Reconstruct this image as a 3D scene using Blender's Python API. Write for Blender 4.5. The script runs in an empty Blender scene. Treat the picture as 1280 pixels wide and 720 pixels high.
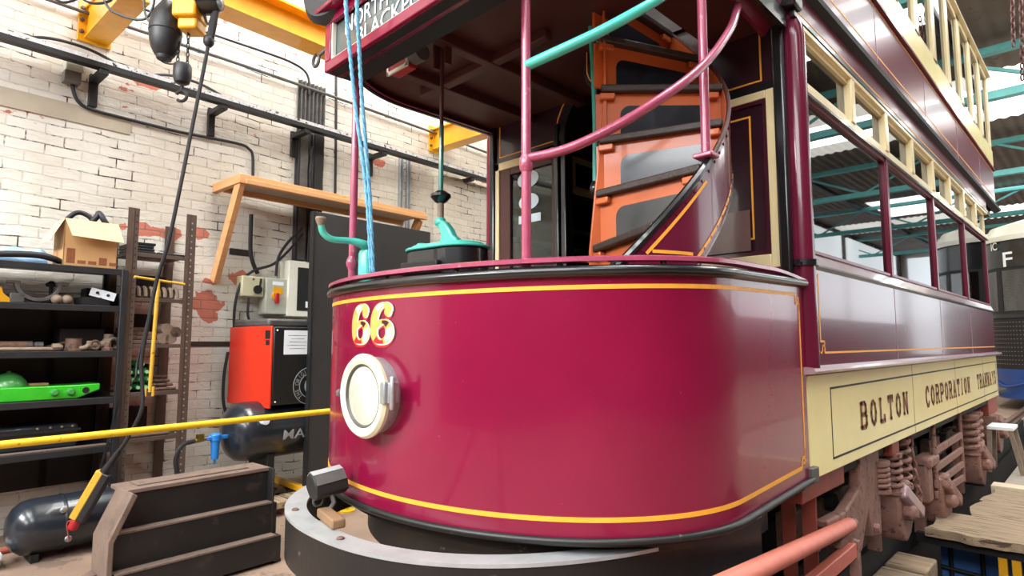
import bpy, bmesh, math, random
from mathutils import Vector, Matrix
random.seed(66)
C = bpy.context.scene.collection
SC = bpy.context.scene
PI = math.pi
R = math.radians

# ------------------------------------------------------------------ camera
CAM = Vector((2.04, -2.87, 1.35))
PITCH = math.atan(68 / 750.0)
YAW = R(45)
cd = bpy.data.cameras.new('camera'); cam = bpy.data.objects.new('camera', cd); C.objects.link(cam)
cam.location = CAM; cam.rotation_euler = (PI / 2 + PITCH, 0, YAW)
cd.sensor_width = 36; cd.lens = 750 / 1280 * 36; cd.clip_start = .05; cd.clip_end = 200
SC.camera = cam

# ------------------------------------------------------------------ world, daylight, exposure
w = bpy.data.worlds.new('world'); SC.world = w; w.use_nodes = True
w.node_tree.nodes['Background'].inputs[0].default_value = (.86, .93, 1, 1)
w.node_tree.nodes['Background'].inputs[1].default_value = 0.5
SC.view_settings.view_transform = 'Standard'; SC.view_settings.look = 'None'
SC.view_settings.gamma = 1; SC.view_settings.use_curve_mapping = False
SC.view_settings.exposure = 0.66
def area(name, loc, rot, sx, sy, power, col=(.985, .99, 1)):
    l = bpy.data.lights.new(name, 'AREA'); l.shape = 'RECTANGLE'; l.size = sx; l.size_y = sy
    l.energy = power; l.color = col
    o = bpy.data.objects.new(name, l); C.objects.link(o); o.location = loc; o.rotation_euler = rot
    return o
SKY = 7.2
area('skylight_daylight', (3.2, -5.2, SKY - .05), (0, 0, 0), 9.0, 2.0, 560)
area('skylight_daylight', (-.6, -.6, SKY - .05), (0, 0, 0), 7.0, 1.6, 420)
area('skylight_daylight', (.4, 4.2, SKY - .05), (0, 0, 0), 9.0, 1.8, 330)
area('skylight_daylight', (2.5, 9.0, SKY - .05), (0, 0, 0), 8.0, 1.8, 260)
area('skylight_daylight', (2.5, 15.0, SKY - .05), (0, 0, 0), 8.0, 1.8, 260)
area('skylight_daylight', (2.5, 27.0, SKY - .05), (0, 0, 0), 9.0, 4.0, 420)
area('front_fill', (.5, -8.8, 5.7), (R(72), 0, 0), 12.0, 2.2, 620)      # soft fill added behind the camera, its high glazing is invented
area('left_wall_fill', (-1.6, -8.4, 5.4), (R(66), 0, R(24)), 4.0, 1.8, 300)  # second added fill, brightens the lower brick wall
# ------------------------------------------------------------------ pixel helpers (1280x720 photo -> world)
_F = Vector((-math.sin(YAW), math.cos(YAW), 0)); _R = Vector((math.cos(YAW), math.sin(YAW), 0)); _Z = Vector((0, 0, 1))
_fw = _F * math.cos(PITCH) + _Z * math.sin(PITCH); _up = -_F * math.sin(PITCH) + _Z * math.cos(PITCH)
def ray(u, v): return (_R * (u - 640) - _up * (v - 360) + _fw * 750) / 750
def onx(u, v, x): d = ray(u, v); return CAM + d * ((x - CAM.x) / d.x)
def ony(u, v, y): d = ray(u, v); return CAM + d * ((y - CAM.y) / d.y)
def onz(u, v, z): d = ray(u, v); return CAM + d * ((z - CAM.z) / d.z)
def atd(u, v, t): return CAM + ray(u, v) * t
W0 = Vector((-3.66, -1.07, 0)); WD = Vector((-.0714, .99745, 0)); WN = Vector((.99745, .0714, 0))
def wl(s, off, z): return W0 + WD * s + WN * off + Vector((0, 0, z))
def onw(u, v, off=0):                              # -> (s, z) on the plane 'off' in front of the brick wall
    d = ray(u, v); t = (W0 + WN * off - CAM).dot(WN) / d.dot(WN); P = CAM + d * t
    return (P - W0).dot(WD), P.z

# ------------------------------------------------------------------ mesh building
WLOC = {}
def wloc(o): return WLOC[o.name] if o is not None else Vector((0, 0, 0))
class MB:
    def __init__(s, fr=None): s.v = []; s.f = []; s.fr = fr
    def add(s, vs, fs):
        b = len(s.v)
        for p in vs:
            p = Vector(p); s.v.append(s.fr(*p) if s.fr else p)
        s.f += [tuple(i + b for i in f) for f in fs]
        return s
    def box(s, c, d, rz=0, M=None):
        x, y, z = [q / 2 for q in d]; c = Vector(c); m = M or Matrix.Rotation(rz, 3, 'Z')
        vs = [c + m @ Vector((i * x, j * y, k * z)) for i in (-1, 1) for j in (-1, 1) for k in (-1, 1)]
        return s.add(vs, [(0, 1, 3, 2), (4, 6, 7, 5), (0, 4, 5, 1), (2, 3, 7, 6), (0, 2, 6, 4), (1, 5, 7, 3)])
    def b2(s, lo, hi):
        lo = Vector(lo); hi = Vector(hi)
        return s.box((lo + hi) / 2, hi - lo)
    def bar(s, p, q, w, h, up=(0, 0, 1)):
        p = Vector(p); q = Vector(q); t = (q - p).normalized(); u = Vector(up)
        a = t.cross(u)
        if a.length < 1e-4: a = t.cross(Vector((1, 0, 0)))
        a.normalize(); b = a.cross(t)
        vs = [e + a * (i * w / 2) + b * (j * h / 2) for e in (p, q) for i, j in ((-1, -1), (1, -1), (1, 1), (-1, 1))]
        return s.add(vs, [(0, 1, 2, 3), (7, 6, 5, 4), (0, 4, 5, 1), (1, 5, 6, 2), (2, 6, 7, 3), (3, 7, 4, 0)])
    def sweep(s, path, sec, up=(0, 0, 1), closed=False, cap=True, side=None):
        path = [Vector(p) for p in path]; n = len(path); m = len(sec); vs = []; fs = []
        for i, p in enumerate(path):
            a = path[(i - 1) % n] if (closed or i > 0) else p
            b = path[(i + 1) % n] if (closed or i < n - 1) else p
            t = (b - a).normalized(); u = Vector(up)
            x = t.cross(u); x.normalize(); y = x.cross(t)
            vs += [p + x * q[0] + y * q[1] for q in sec]
        for i in range(n if closed else n - 1):
            j = (i + 1) % n
            for k in range(m):
                l = (k + 1) % m; fs.append((i * m + k, i * m + l, j * m + l, j * m + k))
        if cap and not closed: fs += [tuple(range(m)), tuple((n - 1) * m + k for k in range(m))]
        return s.add(vs, fs)
    def tube(s, path, r, n=10, closed=False, cap=True):
        path = [Vector(p) for p in path]; N = len(path); vs = []; fs = []; x = None
        rr = r if isinstance(r, (list, tuple)) else [r] * N
        for i, p in enumerate(path):
            a = path[(i - 1) % N] if (closed or i > 0) else p
            b = path[(i + 1) % N] if (closed or i < N - 1) else p
            t = (b - a)
            if t.length < 1e-9: t = Vector((0, 0, 1))
            t.normalize()
            if x is None:
                x = t.orthogonal().normalized()
            else:
                x = x - t * x.dot(t)
                x = x.normalized() if x.length > 1e-6 else t.orthogonal().normalized()
            y = t.cross(x)
            for k in range(n):
                g = 2 * PI * k / n; vs.append(p + (x * math.cos(g) + y * math.sin(g)) * rr[i])
        for i in range(N if closed else N - 1):
            j = (i + 1) % N
            for k in range(n):
                l = (k + 1) % n; fs.append((i * n + k, i * n + l, j * n + l, j * n + k))
        if cap and not closed: fs += [tuple(range(n)), tuple((N - 1) * n + k for k in range(n))]
        return s.add(vs, fs)
    def lathe(s, o, ax, prof, n=24, cap=True):
        o = Vector(o); z = Vector(ax).normalized(); x = z.orthogonal().normalized(); y = z.cross(x); vs = []; fs = []
        m = len(prof)
        for r, h in prof:
            for k in range(n):
                g = 2 * PI * k / n; vs.append(o + z * h + (x * math.cos(g) + y * math.sin(g)) * max(r, 1e-4))
        for i in range(m - 1):
            for k in range(n):
                l = (k + 1) % n; fs.append((i * n + k, i * n + l, (i + 1) * n + l, (i + 1) * n + k))
        if cap: fs += [tuple(range(n)), tuple((m - 1) * n + k for k in range(n))]
        return s.add(vs, fs)
    def cyl(s, p, q, r, n=16, r2=None):
        p = Vector(p); q = Vector(q)
        return s.lathe(p, q - p, [(r, 0), (r2 if r2 is not None else r, (q - p).length)], n)
    def prism(s, poly, o, ax, ay, dep):
        o = Vector(o); ax = Vector(ax); ay = Vector(ay); dp = Vector(dep); n = len(poly)
        vs = [o + ax * p[0] + ay * p[1] for p in poly]; vs += [q + dp for q in vs]
        fs = [tuple(range(n)), tuple(range(2 * n - 1, n - 1, -1))]
        fs += [(i, (i + 1) % n, n + (i + 1) % n, n + i) for i in range(n)]
        return s.add(vs, fs)
    def grid(s, fn, nu, nv):
        vs = [fn(i / nu, j / nv) for i in range(nu + 1) for j in range(nv + 1)]; w = nv + 1
        return s.add(vs, [(i * w + j, (i + 1) * w + j, (i + 1) * w + j + 1, i * w + j + 1) for i in range(nu) for j in range(nv)])
    def shell(s, fn, nu, nv):                      # fn(u, v, side) side 0/1 -> closed sheet with thickness
        w = nv + 1; K = (nu + 1) * w
        vs = [fn(i / nu, j / nv, k) for k in (0, 1) for i in range(nu + 1) for j in range(nv + 1)]
        fs = []
        for i in range(nu):
            for j in range(nv):
                a = (i * w + j, (i + 1) * w + j, (i + 1) * w + j + 1, i * w + j + 1)
                fs += [a, tuple(K + q for q in reversed(a))]
        for i in range(nu):
            for j in (0, nv):
                a, b = i * w + j, (i + 1) * w + j; fs.append((a, b, K + b, K + a))
        for j in range(nv):
            for i in (0, nu):
                a, b = i * w + j, i * w + j + 1; fs.append((a, b, K + b, K + a))
        return s.add(vs, fs)
    def ring(s, c, ax, Rr, r, n=32, m=10, a0=0, a1=2 * PI):
        c = Vector(c); z = Vector(ax).normalized(); x = z.orthogonal().normalized(); y = z.cross(x)
        full = abs(a1 - a0 - 2 * PI) < 1e-6
        k = n if full else n + 1
        pts = [c + (x * math.cos(a0 + (a1 - a0) * i / n) + y * math.sin(a0 + (a1 - a0) * i / n)) * Rr for i in range(k)]
        return s.tube(pts, r, m, closed=full)
    def build_each(s, name, m, parent, **k):       # every separate piece becomes a part of its own
        up = list(range(len(s.v)))
        def find(i):
            while up[i] != i: up[i] = up[up[i]]; i = up[i]
            return i
        for f in s.f:
            for q in f[1:]: up[find(q)] = find(f[0])
        gr = {}
        for f in s.f: gr.setdefault(find(f[0]), []).append(f)
        out = []
        for fs in gr.values():
            ids = sorted({i for f in fs for i in f}); mp = {i: n for n, i in enumerate(ids)}
            b = MB(); b.v = [s.v[i] for i in ids]; b.f = [tuple(mp[i] for i in f) for f in fs]; out.append(b.build(name, m, parent, **k))
        return out
    def build(s, name, m, parent=None, bevel=0, smooth=True, ang=38, wt=None, seg=2):
        me = bpy.data.meshes.new(name)
        if parent is None:
            xs = [p.x for p in s.v]; ys = [p.y for p in s.v]; zs = [p.z for p in s.v]
            L = Vector(((min(xs) + max(xs)) / 2, (min(ys) + max(ys)) / 2, min(zs)))
        else: L = wloc(parent)
        me.from_pydata([p - L for p in s.v], [], s.f)
        bm = bmesh.new(); bm.from_mesh(me); bmesh.ops.recalc_face_normals(bm, faces=bm.faces); bm.to_mesh(me); bm.free()
        me.polygons.foreach_set('use_smooth', [smooth] * len(me.polygons))
        if smooth: me.set_sharp_from_angle(angle=R(ang))
        me.materials.append(m)
        o = bpy.data.objects.new(name, me); C.objects.link(o)
        if parent is not None: o.parent = parent; WLOC[o.name] = L
        else: o.location = L; WLOC[o.name] = L
        if bevel:
            b = o.modifiers.new('b', 'BEVEL'); b.width = bevel; b.segments = seg; b.limit_method = 'ANGLE'; b.angle_limit = R(35)
        return o
def tag(o, label, cat, group=None):
    o['label'] = label; o['category'] = cat
    if group: o['group'] = group
    return o
def lab(o, label): o['label'] = label; return o
def struct(o): o['kind'] = 'structure'; return o
def thing(name, label, cat, loc, group=None):
    o = bpy.data.objects.new(name, None); C.objects.link(o); o.location = Vector(loc); o.empty_display_size = .1
    WLOC[o.name] = Vector(loc)
    return tag(o, label, cat, group)
def dup(root, loc, rotz=None, label=None):
    r = root.copy(); C.objects.link(r); r.location = Vector(loc); WLOC[r.name] = Vector(loc)
    if rotz is not None: r.rotation_euler = (0, 0, rotz)
    if label: r['label'] = label
    for ch in list(root.children):
        c = ch.copy(); C.objects.link(c); c.parent = r; WLOC[c.name] = Vector(loc)
        for g in ch.children:
            d = g.copy(); C.objects.link(d); d.parent = c
    return r
def sm(pts, n=8):                                  # Catmull-Rom through points
    P = [Vector(p) for p in pts]; P = [P[0] * 2 - P[1]] + P + [P[-1] * 2 - P[-2]]; out = []
    for i in range(1, len(P) - 2):
        for k in range(n):
            t = k / n; a, b, c, d = P[i - 1:i + 3]
            out.append(.5 * ((2 * b) + (c - a) * t + (2 * a - 5 * b + 4 * c - d) * t * t + (3 * b - a - 3 * c + d) * t ** 3))
    out.append(P[-2]); return out

# ------------------------------------------------------------------ materials
def lin(c): return tuple(((q / 255) / 12.92 if q / 255 <= .04045 else ((q / 255 + .055) / 1.055) ** 2.4) for q in c) + (1,)
def nd(nt, t, **k):
    n = nt.nodes.new(t)
    for a, b in k.items():
        if a in n.inputs.keys(): n.inputs[a].default_value = b
        else: setattr(n, a, b)
    return n
def mat(name, col, rough=.5, metal=0, coat=0, var=.12, scale=6, bump=0, bscale=60, wear=None, wamt=.62, wscale=14, spec=.5, stretch=None, emit=0, trans=0):
    m = bpy.data.materials.new(name); m.use_nodes = True; nt = m.node_tree; b = nt.nodes['Principled BSDF']; L = nt.links.new
    b.inputs['Roughness'].default_value = rough; b.inputs['Metallic'].default_value = metal
    b.inputs['Coat Weight'].default_value = coat; b.inputs['Coat Roughness'].default_value = .06
    b.inputs['Specular IOR Level'].default_value = spec
    if trans: b.inputs['Transmission Weight'].default_value = trans
    tc = nd(nt, 'ShaderNodeTexCoord'); vec = tc.outputs['Object']
    if stretch:
        mp = nd(nt, 'ShaderNodeMapping'); mp.inputs['Scale'].default_value = stretch; L(vec, mp.inputs['Vector']); vec = mp.outputs[0]
    n1 = nd(nt, 'ShaderNodeTexNoise', Scale=scale, Detail=5.0, Roughness=.6); L(vec, n1.inputs['Vector'])
    c = lin(col); a = tuple(min(1, q * (1 + var)) for q in c[:3]) + (1,); d = tuple(q * (1 - var) for q in c[:3]) + (1,)
    rp = nd(nt, 'ShaderNodeValToRGB'); rp.color_ramp.elements[0].position = .3; rp.color_ramp.elements[1].position = .7
    rp.color_ramp.elements[0].color = d; rp.color_ramp.elements[1].color = a
    L(n1.outputs['Fac'], rp.inputs['Fac']); out = rp.outputs['Color']
    if wear:
        n2 = nd(nt, 'ShaderNodeTexNoise', Scale=wscale, Detail=8.0, Roughness=.72); L(vec, n2.inputs['Vector'])
        r2 = nd(nt, 'ShaderNodeValToRGB'); r2.color_ramp.elements[0].position = wamt; r2.color_ramp.elements[1].position = wamt + .05
        L(n2.outputs['Fac'], r2.inputs['Fac'])
        mx = nd(nt, 'ShaderNodeMix', data_type='RGBA'); L(r2.outputs['Color'], mx.inputs[0]); L(out, mx.inputs[6]); mx.inputs[7].default_value = lin(wear); out = mx.outputs[2]
    L(out, b.inputs['Base Color'])
    if emit: L(out, b.inputs['Emission Color']); b.inputs['Emission Strength'].default_value = emit
    if bump:
        n3 = nd(nt, 'ShaderNodeTexNoise', Scale=bscale, Detail=4.0); L(vec, n3.inputs['Vector'])
        bp = nd(nt, 'ShaderNodeBump', Strength=bump, Distance=.01); L(n3.outputs['Fac'], bp.inputs['Height']); L(bp.outputs['Normal'], b.inputs['Normal'])
    return m
def glassmat(name, tint, refl_ior, rough=.02, op=0.0):
    m = bpy.data.materials.new(name); m.use_nodes = True; nt = m.node_tree; nt.nodes.clear(); L = nt.links.new
    o = nd(nt, 'ShaderNodeOutputMaterial'); t = nd(nt, 'ShaderNodeBsdfTransparent', Color=lin(tint)); g = nd(nt, 'ShaderNodeBsdfGlossy', Roughness=rough)
    f = nd(nt, 'ShaderNodeFresnel', IOR=refl_ior); mx = nd(nt, 'ShaderNodeMixShader')
    L(f.outputs[0], mx.inputs[0]); L(t.outputs[0], mx.inputs[1]); L(g.outputs[0], mx.inputs[2]); L(mx.outputs[0], o.inputs[0])
    return m
# tram paints
M_dash = mat('dash_paint', (128, 14, 54), .24, spec=.35, coat=.4, var=.10, scale=2.2, bump=.012, bscale=5, wear=(190, 110, 120), wamt=.68, wscale=34)
M_mar = mat('maroon_paint', (100, 24, 50), .22, spec=.35, coat=.4, var=.08, scale=2.5)
M_marD = mat('dark_maroon_paint', (70, 24, 38), .25, coat=.7, var=.1, scale=3)
M_pur = mat('deck_purple_paint', (112, 36, 56), .28, spec=.18, coat=.1, var=.07, scale=2.5)
M_cream = mat('cream_paint', (250, 234, 160), .32, coat=.3, var=.05, scale=3, wear=(214, 190, 120), wamt=.68, wscale=9)
M_ivory = mat('ivory_paint', (236, 218, 168), .35, coat=.3, var=.05, scale=4)
M_gold = mat('gold_lining', (250, 172, 56), .45, var=.08, scale=20)
M_black = mat('black_paint', (22, 23, 26), .28, coat=.5, var=.2, scale=8, wear=(120, 124, 130), wamt=.7, wscale=24)
M_blackM = mat('black_matt', (24, 24, 25), .6, var=.2, scale=6)
M_bump = mat('bumper_black', (24, 24, 25), .42, var=.3, scale=5, wear=(120, 112, 98), wamt=.63, wscale=9, bump=.08, bscale=30)
M_bumptop = mat('bumper_top_wear_sheen', (172, 176, 178), .42, metal=.3, var=.14, scale=9, wear=(170, 160, 128), wamt=.62, wscale=22, bump=.06, bscale=50)  # worn grey, lightened further to stand for reflected light on the flange
M_teal = mat('teal_paint', (78, 196, 178), .3, coat=.5, var=.07, scale=8)
M_tealD = mat('dark_teal_paint', (58, 128, 116), .35, coat=.4, var=.1, scale=8)
M_pink = mat('worn_maroon_tube', (160, 70, 98), .3, coat=.5, var=.14, scale=14, wear=(196, 120, 140), wamt=.6, wscale=30)
M_orange = mat('stair_orange', (198, 96, 46), .35, coat=.3, var=.1, scale=5, wear=(150, 66, 34), wamt=.67, wscale=16)
M_tread = mat('worn_tread', (58, 46, 42), .5, var=.3, scale=30, wear=(150, 140, 134), wamt=.66, wscale=40, bump=.3, bscale=90)
M_inset = mat('riser_inset', (20, 27, 36), .2, coat=.3, var=.35, scale=18, spec=.8)
M_soff = mat('canopy_soffit', (78, 38, 34), .5, var=.15, scale=5)
M_brown = mat('truck_brown', (142, 104, 92), .65, var=.2, scale=12, wear=(92, 62, 52), wamt=.56, wscale=22, bump=.2, bscale=60)
M_redox = mat('red_oxide', (150, 70, 56), .55, var=.16, scale=9, wear=(104, 50, 42), wamt=.63, wscale=18)
M_salmon = mat('salmon_tube_paint', (216, 122, 104), .45, var=.08, scale=14, wear=(190, 100, 84), wamt=.64, wscale=30)
M_lilac = mat('lilac_paint_and_glare', (166, 136, 142), .3, coat=.6, var=.1, scale=8)
M_brass = mat('brass', (150, 130, 70), .35, metal=.9, var=.2, scale=20)
M_steel = mat('bare_steel', (150, 152, 155), .38, metal=.8, var=.2, scale=14)
M_galv = mat('galvanised', (176, 180, 184), .42, metal=.7, var=.16, scale=30)
M_lampcream = mat('lamp_rim_cream', (226, 222, 190), .4, var=.08, scale=10, wear=(190, 186, 160), wamt=.63, wscale=20)
M_dark_under = mat('dark_under', (26, 22, 21), .8, var=.3, scale=8)
M_white = mat('white_letter', (240, 242, 240), .5, var=.03)
M_signglass = mat('sign_blind', (78, 92, 94), .25, coat=.8, var=.1, scale=5)
M_redlet = mat('letter_red_brown', (132, 58, 34), .5, var=.2, scale=30)
M_reds = mat('letter_shadow_red', (176, 34, 40), .4, var=.1)
M_glass = glassmat('window_glass', (176, 196, 190), 2.5)
M_glassD = glassmat('upper_deck_glass', (112, 130, 122), 1.9)
M_glassC = glassmat('clear_glass', (225, 232, 228), 1.35)
# shop materials
M_wood = mat('shelf_pine', (214, 160, 108), .55, var=.12, scale=4, stretch=(1, 1, 6), wear=(176, 120, 74), wamt=.6, wscale=8)
M_ply = mat('ply_underside', (176, 158, 140), .7, var=.1, scale=5)
M_timber = mat('weathered_timber', (160, 138, 112), .8, var=.3, scale=3, stretch=(.7, 9, 9), bump=.5, bscale=14, wear=(84, 68, 54), wamt=.55, wscale=3.2)
M_yel = mat('yellow_paint', (228, 164, 24), .4, coat=.3, var=.08, scale=8, wear=(150, 100, 20), wamt=.7, wscale=20)
M_yelB = mat('barrier_yellow', (236, 196, 40), .42, var=.08, scale=10, wear=(60, 48, 24), wamt=.635, wscale=26)
M_yelD = mat('dull_yellow_paint', (206, 164, 52), .5, var=.12, scale=14, wear=(70, 58, 34), wamt=.6, wscale=30)
M_shelf = mat('shelf_black_steel', (34, 35, 38), .5, var=.25, scale=10, wear=(90, 84, 78), wamt=.68, wscale=30)
M_angle = mat('slotted_angle_brown', (84, 68, 58), .55, var=.15, scale=12, wear=(50, 40, 34), wamt=.62, wscale=30)
M_card = mat('cardboard', (198, 156, 106), .8, var=.06, scale=6)
M_cardL = mat('cardboard_light', (226, 196, 150), .8, var=.04, scale=6)
M_cardB = mat('cardboard_print', (140, 84, 52), .8, var=.2, scale=30)
M_rub = mat('black_rubber', (30, 31, 35), .45, var=.2, scale=20)
M_cable = mat('black_cable', (32, 32, 35), .5, var=.1)
M_green = mat('bright_green_paint', (52, 190, 42), .35, coat=.4, var=.16, scale=7, wear=(40, 110, 40), wamt=.64, wscale=14)
M_greenD = mat('green_hammer_paint', (70, 150, 78), .3, coat=.4, var=.15, scale=9)
M_rust = mat('rusty_iron', (108, 82, 68), .7, var=.3, scale=14, wear=(60, 44, 38), wamt=.55, wscale=20, bump=.3)
M_grey = mat('grey_iron', (92, 90, 88), .55, metal=.3, var=.25, scale=14)
M_stone = mat('pale_metal', (136, 118, 102), .6, var=.2, scale=14)
M_red = mat('compressor_red', (226, 52, 26), .38, var=.05, scale=3)
M_cabk = mat('compressor_black', (22, 26, 30), .38, var=.15, scale=6)
M_tank = mat('tank_black', (34, 40, 48), .28, coat=.4, var=.15, scale=5)
M_paper = mat('paper', (232, 240, 246), .8, var=.02)
M_ink = mat('ink_grey', (120, 130, 150), .8, var=.05)
M_logo = mat('logo_grey', (150, 156, 160), .6, var=.05)
M_blue = mat('filter_blue', (36, 126, 206), .35, coat=.3, var=.06)
M_box = mat('switch_box_cream', (196, 192, 160), .5, var=.06, scale=8)
M_boxw = mat('meter_box_white', (226, 224, 210), .5, var=.05, scale=8)
M_boxg = mat('isolator_box_grey', (176, 178, 164), .5, var=.06, scale=8)
M_board = mat('charcoal_board', (52, 52, 53), .6, var=.12, scale=3)
M_blocks = mat('ballast_black', (30, 29, 29), .5, var=.3, scale=5, wear=(52, 46, 42), wamt=.58, wscale=6)
M_dust = mat('dusty_brown_steel', (116, 98, 87), .7, var=.18, scale=8, wear=(92, 76, 66), wamt=.58, wscale=12)
M_polyb = mat('blue_polythene', (150, 190, 226), .35, var=.12, scale=7, bump=.4, bscale=9)
M_rope = mat('blue_rope', (112, 178, 214), .7, var=.3, scale=90)
M_conc = mat('concrete_floor', (150, 126, 108), .75, var=.18, scale=1.4, wear=(112, 94, 82), wamt=.57, wscale=2.2, bump=.15, bscale=40)
M_pit = mat('pit_concrete', (70, 62, 58), .85, var=.2, scale=2)
M_roof = mat('roof_sheet', (96, 84, 76), .75, var=.22, scale=1.2, wear=(60, 54, 50), wamt=.6, wscale=3)
M_tealst = mat('teal_steelwork', (84, 158, 156), .5, var=.12, scale=6)
M_wallb = mat('brown_boarded_wall', (52, 30, 28), .85, var=.3, scale=1.5, stretch=(1, 3, .22), wear=(232, 140, 50), wamt=.6, wscale=1.5)  # orange streaks added on these unseen walls for the dash to reflect
M_wallp = mat('white_shed_wall', (206, 204, 196), .8, var=.1, scale=1.5)
M_sky = mat('skylight_sheet', (255, 252, 244), .5, var=.02, emit=.85)
M_door = mat('daylight_glazing', (240, 248, 255), .5, var=.03, emit=1.35)
M_bluet = mat('blue_tram_paint', (24, 74, 150), .3, coat=.6, var=.15, scale=3)
M_creamt = mat('pale_cream_paint', (222, 220, 204), .35, coat=.4, var=.06, scale=3)
M_bchair = mat('blue_panel', (66, 116, 186), .6, var=.12, scale=5)
# ------------------------------------------------------------------ painted brick
def brickmat():
    m = bpy.data.materials.new('painted_brick'); m.use_nodes = True; nt = m.node_tree; b = nt.nodes['Principled BSDF']; L = nt.links.new
    tc = nd(nt, 'ShaderNodeTexCoord'); sx = nd(nt, 'ShaderNodeSeparateXYZ'); L(tc.outputs['Object'], sx.inputs[0])
    nz = nd(nt, 'ShaderNodeTexNoise', Scale=1.7, Detail=6.0); L(tc.outputs['Object'], nz.inputs['Vector'])
    add = nd(nt, 'ShaderNodeMath', operation='MULTIPLY_ADD'); L(nz.outputs['Fac'], add.inputs[0]); add.inputs[1].default_value = .075; L(sx.outputs['Z'], add.inputs[2])
    cx = nd(nt, 'ShaderNodeCombineXYZ'); L(sx.outputs['X'], cx.inputs[0]); L(add.outputs[0], cx.inputs[1])
    br = nd(nt, 'ShaderNodeTexBrick', Scale=1.0); L(cx.outputs[0], br.inputs['Vector'])
    br.inputs['Mortar Size'].default_value = .0055; br.inputs['Mortar Smooth'].default_value = .35
    br.inputs['Brick Width'].default_value = .235; br.inputs['Row Height'].default_value = .08
    br.inputs['Color1'].default_value = lin((229, 227, 220)); br.inputs['Color2'].default_value = lin((220, 217, 208)); br.inputs['Mortar'].default_value = lin((215, 211, 200))
    # large grime
    n1 = nd(nt, 'ShaderNodeTexNoise', Scale=.55, Detail=6.0, Roughness=.65); L(tc.outputs['Object'], n1.inputs['Vector'])
    r1 = nd(nt, 'ShaderNodeValToRGB'); r1.color_ramp.elements[0].position = .36; r1.color_ramp.elements[1].position = .6
    r1.color_ramp.elements[0].color = (.74, .69, .61, 1); r1.color_ramp.elements[1].color = (1, 1, 1, 1); L(n1.outputs['Fac'], r1.inputs[0])
    mu = nd(nt, 'ShaderNodeMix', data_type='RGBA', blend_type='MULTIPLY'); mu.inputs[0].default_value = .8; L(br.outputs['Color'], mu.inputs[6]); L(r1.outputs[0], mu.inputs[7])
    # open joints: mortar where a noise is high
    n2 = nd(nt, 'ShaderNodeTexNoise', Scale=3.6, Detail=7.0, Roughness=.72); L(tc.outputs['Object'], n2.inputs['Vector'])
    r2 = nd(nt, 'ShaderNodeValToRGB'); r2.color_ramp.elements[0].position = .515; r2.color_ramp.elements[1].position = .59; L(n2.outputs['Fac'], r2.inputs[0])
    jm = nd(nt, 'ShaderNodeMath', operation='MULTIPLY'); L(br.outputs['Fac'], jm.inputs[0]); L(r2.outputs[0], jm.inputs[1])
    mj = nd(nt, 'ShaderNodeMix', data_type='RGBA'); L(jm.outputs[0], mj.inputs[0]); L(mu.outputs[2], mj.inputs[6]); mj.inputs[7].default_value = lin((58, 46, 40))
    # spalled paint showing red brick
    mpv = nd(nt, 'ShaderNodeMapping'); mpv.inputs['Scale'].default_value = (1, 1, 2.2); mpv.inputs['Location'].default_value = (3.1, 0, 7.4); L(tc.outputs['Object'], mpv.inputs[0])
    n3 = nd(nt, 'ShaderNodeTexNoise', Scale=1.5, Detail=9.0, Roughness=.7); L(mpv.outputs[0], n3.inputs['Vector'])
    r3 = nd(nt, 'ShaderNodeValToRGB'); r3.color_ramp.elements[0].position = .635; r3.color_ramp.elements[1].position = .648; L(n3.outputs['Fac'], r3.inputs[0])
    ms = nd(nt, 'ShaderNodeMix', data_type='RGBA'); L(r3.outputs[0], ms.inputs[0]); L(mj.outputs[2], ms.inputs[6]); ms.inputs[7].default_value = lin((176, 98, 78))
    # small dark pits
    n4 = nd(nt, 'ShaderNodeTexNoise', Scale=11, Detail=3.0, Roughness=.6); L(mpv.outputs[0], n4.inputs['Vector'])
    r4 = nd(nt, 'ShaderNodeValToRGB'); r4.color_ramp.elements[0].position = .715; r4.color_ramp.elements[1].position = .74; L(n4.outputs['Fac'], r4.inputs[0])
    # individual patches where the paint has fallen off the bricks
    last = None
    for u, v, rx, rz in ((254, 378, .19, .10), (264, 396, .09, .05), (178, 287, .15, .055), (214, 292, .09, .07), (250, 291, .10, .055), (300, 346, .09, .07), (185, 105, .15, .04), (262, 352, .07, .03), (472, 203, .10, .05), (595, 222, .3, .05)):
        s_, z_ = onw(u, v, 0)
        a = nd(nt, 'ShaderNodeMath', operation='SUBTRACT'); L(sx.outputs['X'], a.inputs[0]); a.inputs[1].default_value = s_
        a2 = nd(nt, 'ShaderNodeMath', operation='MULTIPLY'); L(a.outputs[0], a2.inputs[0]); a2.inputs[1].default_value = 1 / rx
        c = nd(nt, 'ShaderNodeMath', operation='SUBTRACT'); L(sx.outputs['Z'], c.inputs[0]); c.inputs[1].default_value = z_
        c2 = nd(nt, 'ShaderNodeMath', operation='MULTIPLY'); L(c.outputs[0], c2.inputs[0]); c2.inputs[1].default_value = 1 / rz
        cb = nd(nt, 'ShaderNodeCombineXYZ'); L(a2.outputs[0], cb.inputs[0]); L(c2.outputs[0], cb.inputs[1])
        ln = nd(nt, 'ShaderNodeVectorMath', operation='LENGTH'); L(cb.outputs[0], ln.inputs[0])
        if last is None: last = ln.outputs['Value']
        else:
            mn = nd(nt, 'ShaderNodeMath', operation='MINIMUM'); L(last, mn.inputs[0]); L(ln.outputs['Value'], mn.inputs[1]); last = mn.outputs[0]
    n5 = nd(nt, 'ShaderNodeTexNoise', Scale=9, Detail=5.0); L(tc.outputs['Object'], n5.inputs['Vector'])
    e = nd(nt, 'ShaderNodeMath', operation='MULTIPLY_ADD'); L(n5.outputs['Fac'], e.inputs[0]); e.inputs[1].default_value = 2.2; L(last, e.inputs[2])
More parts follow.
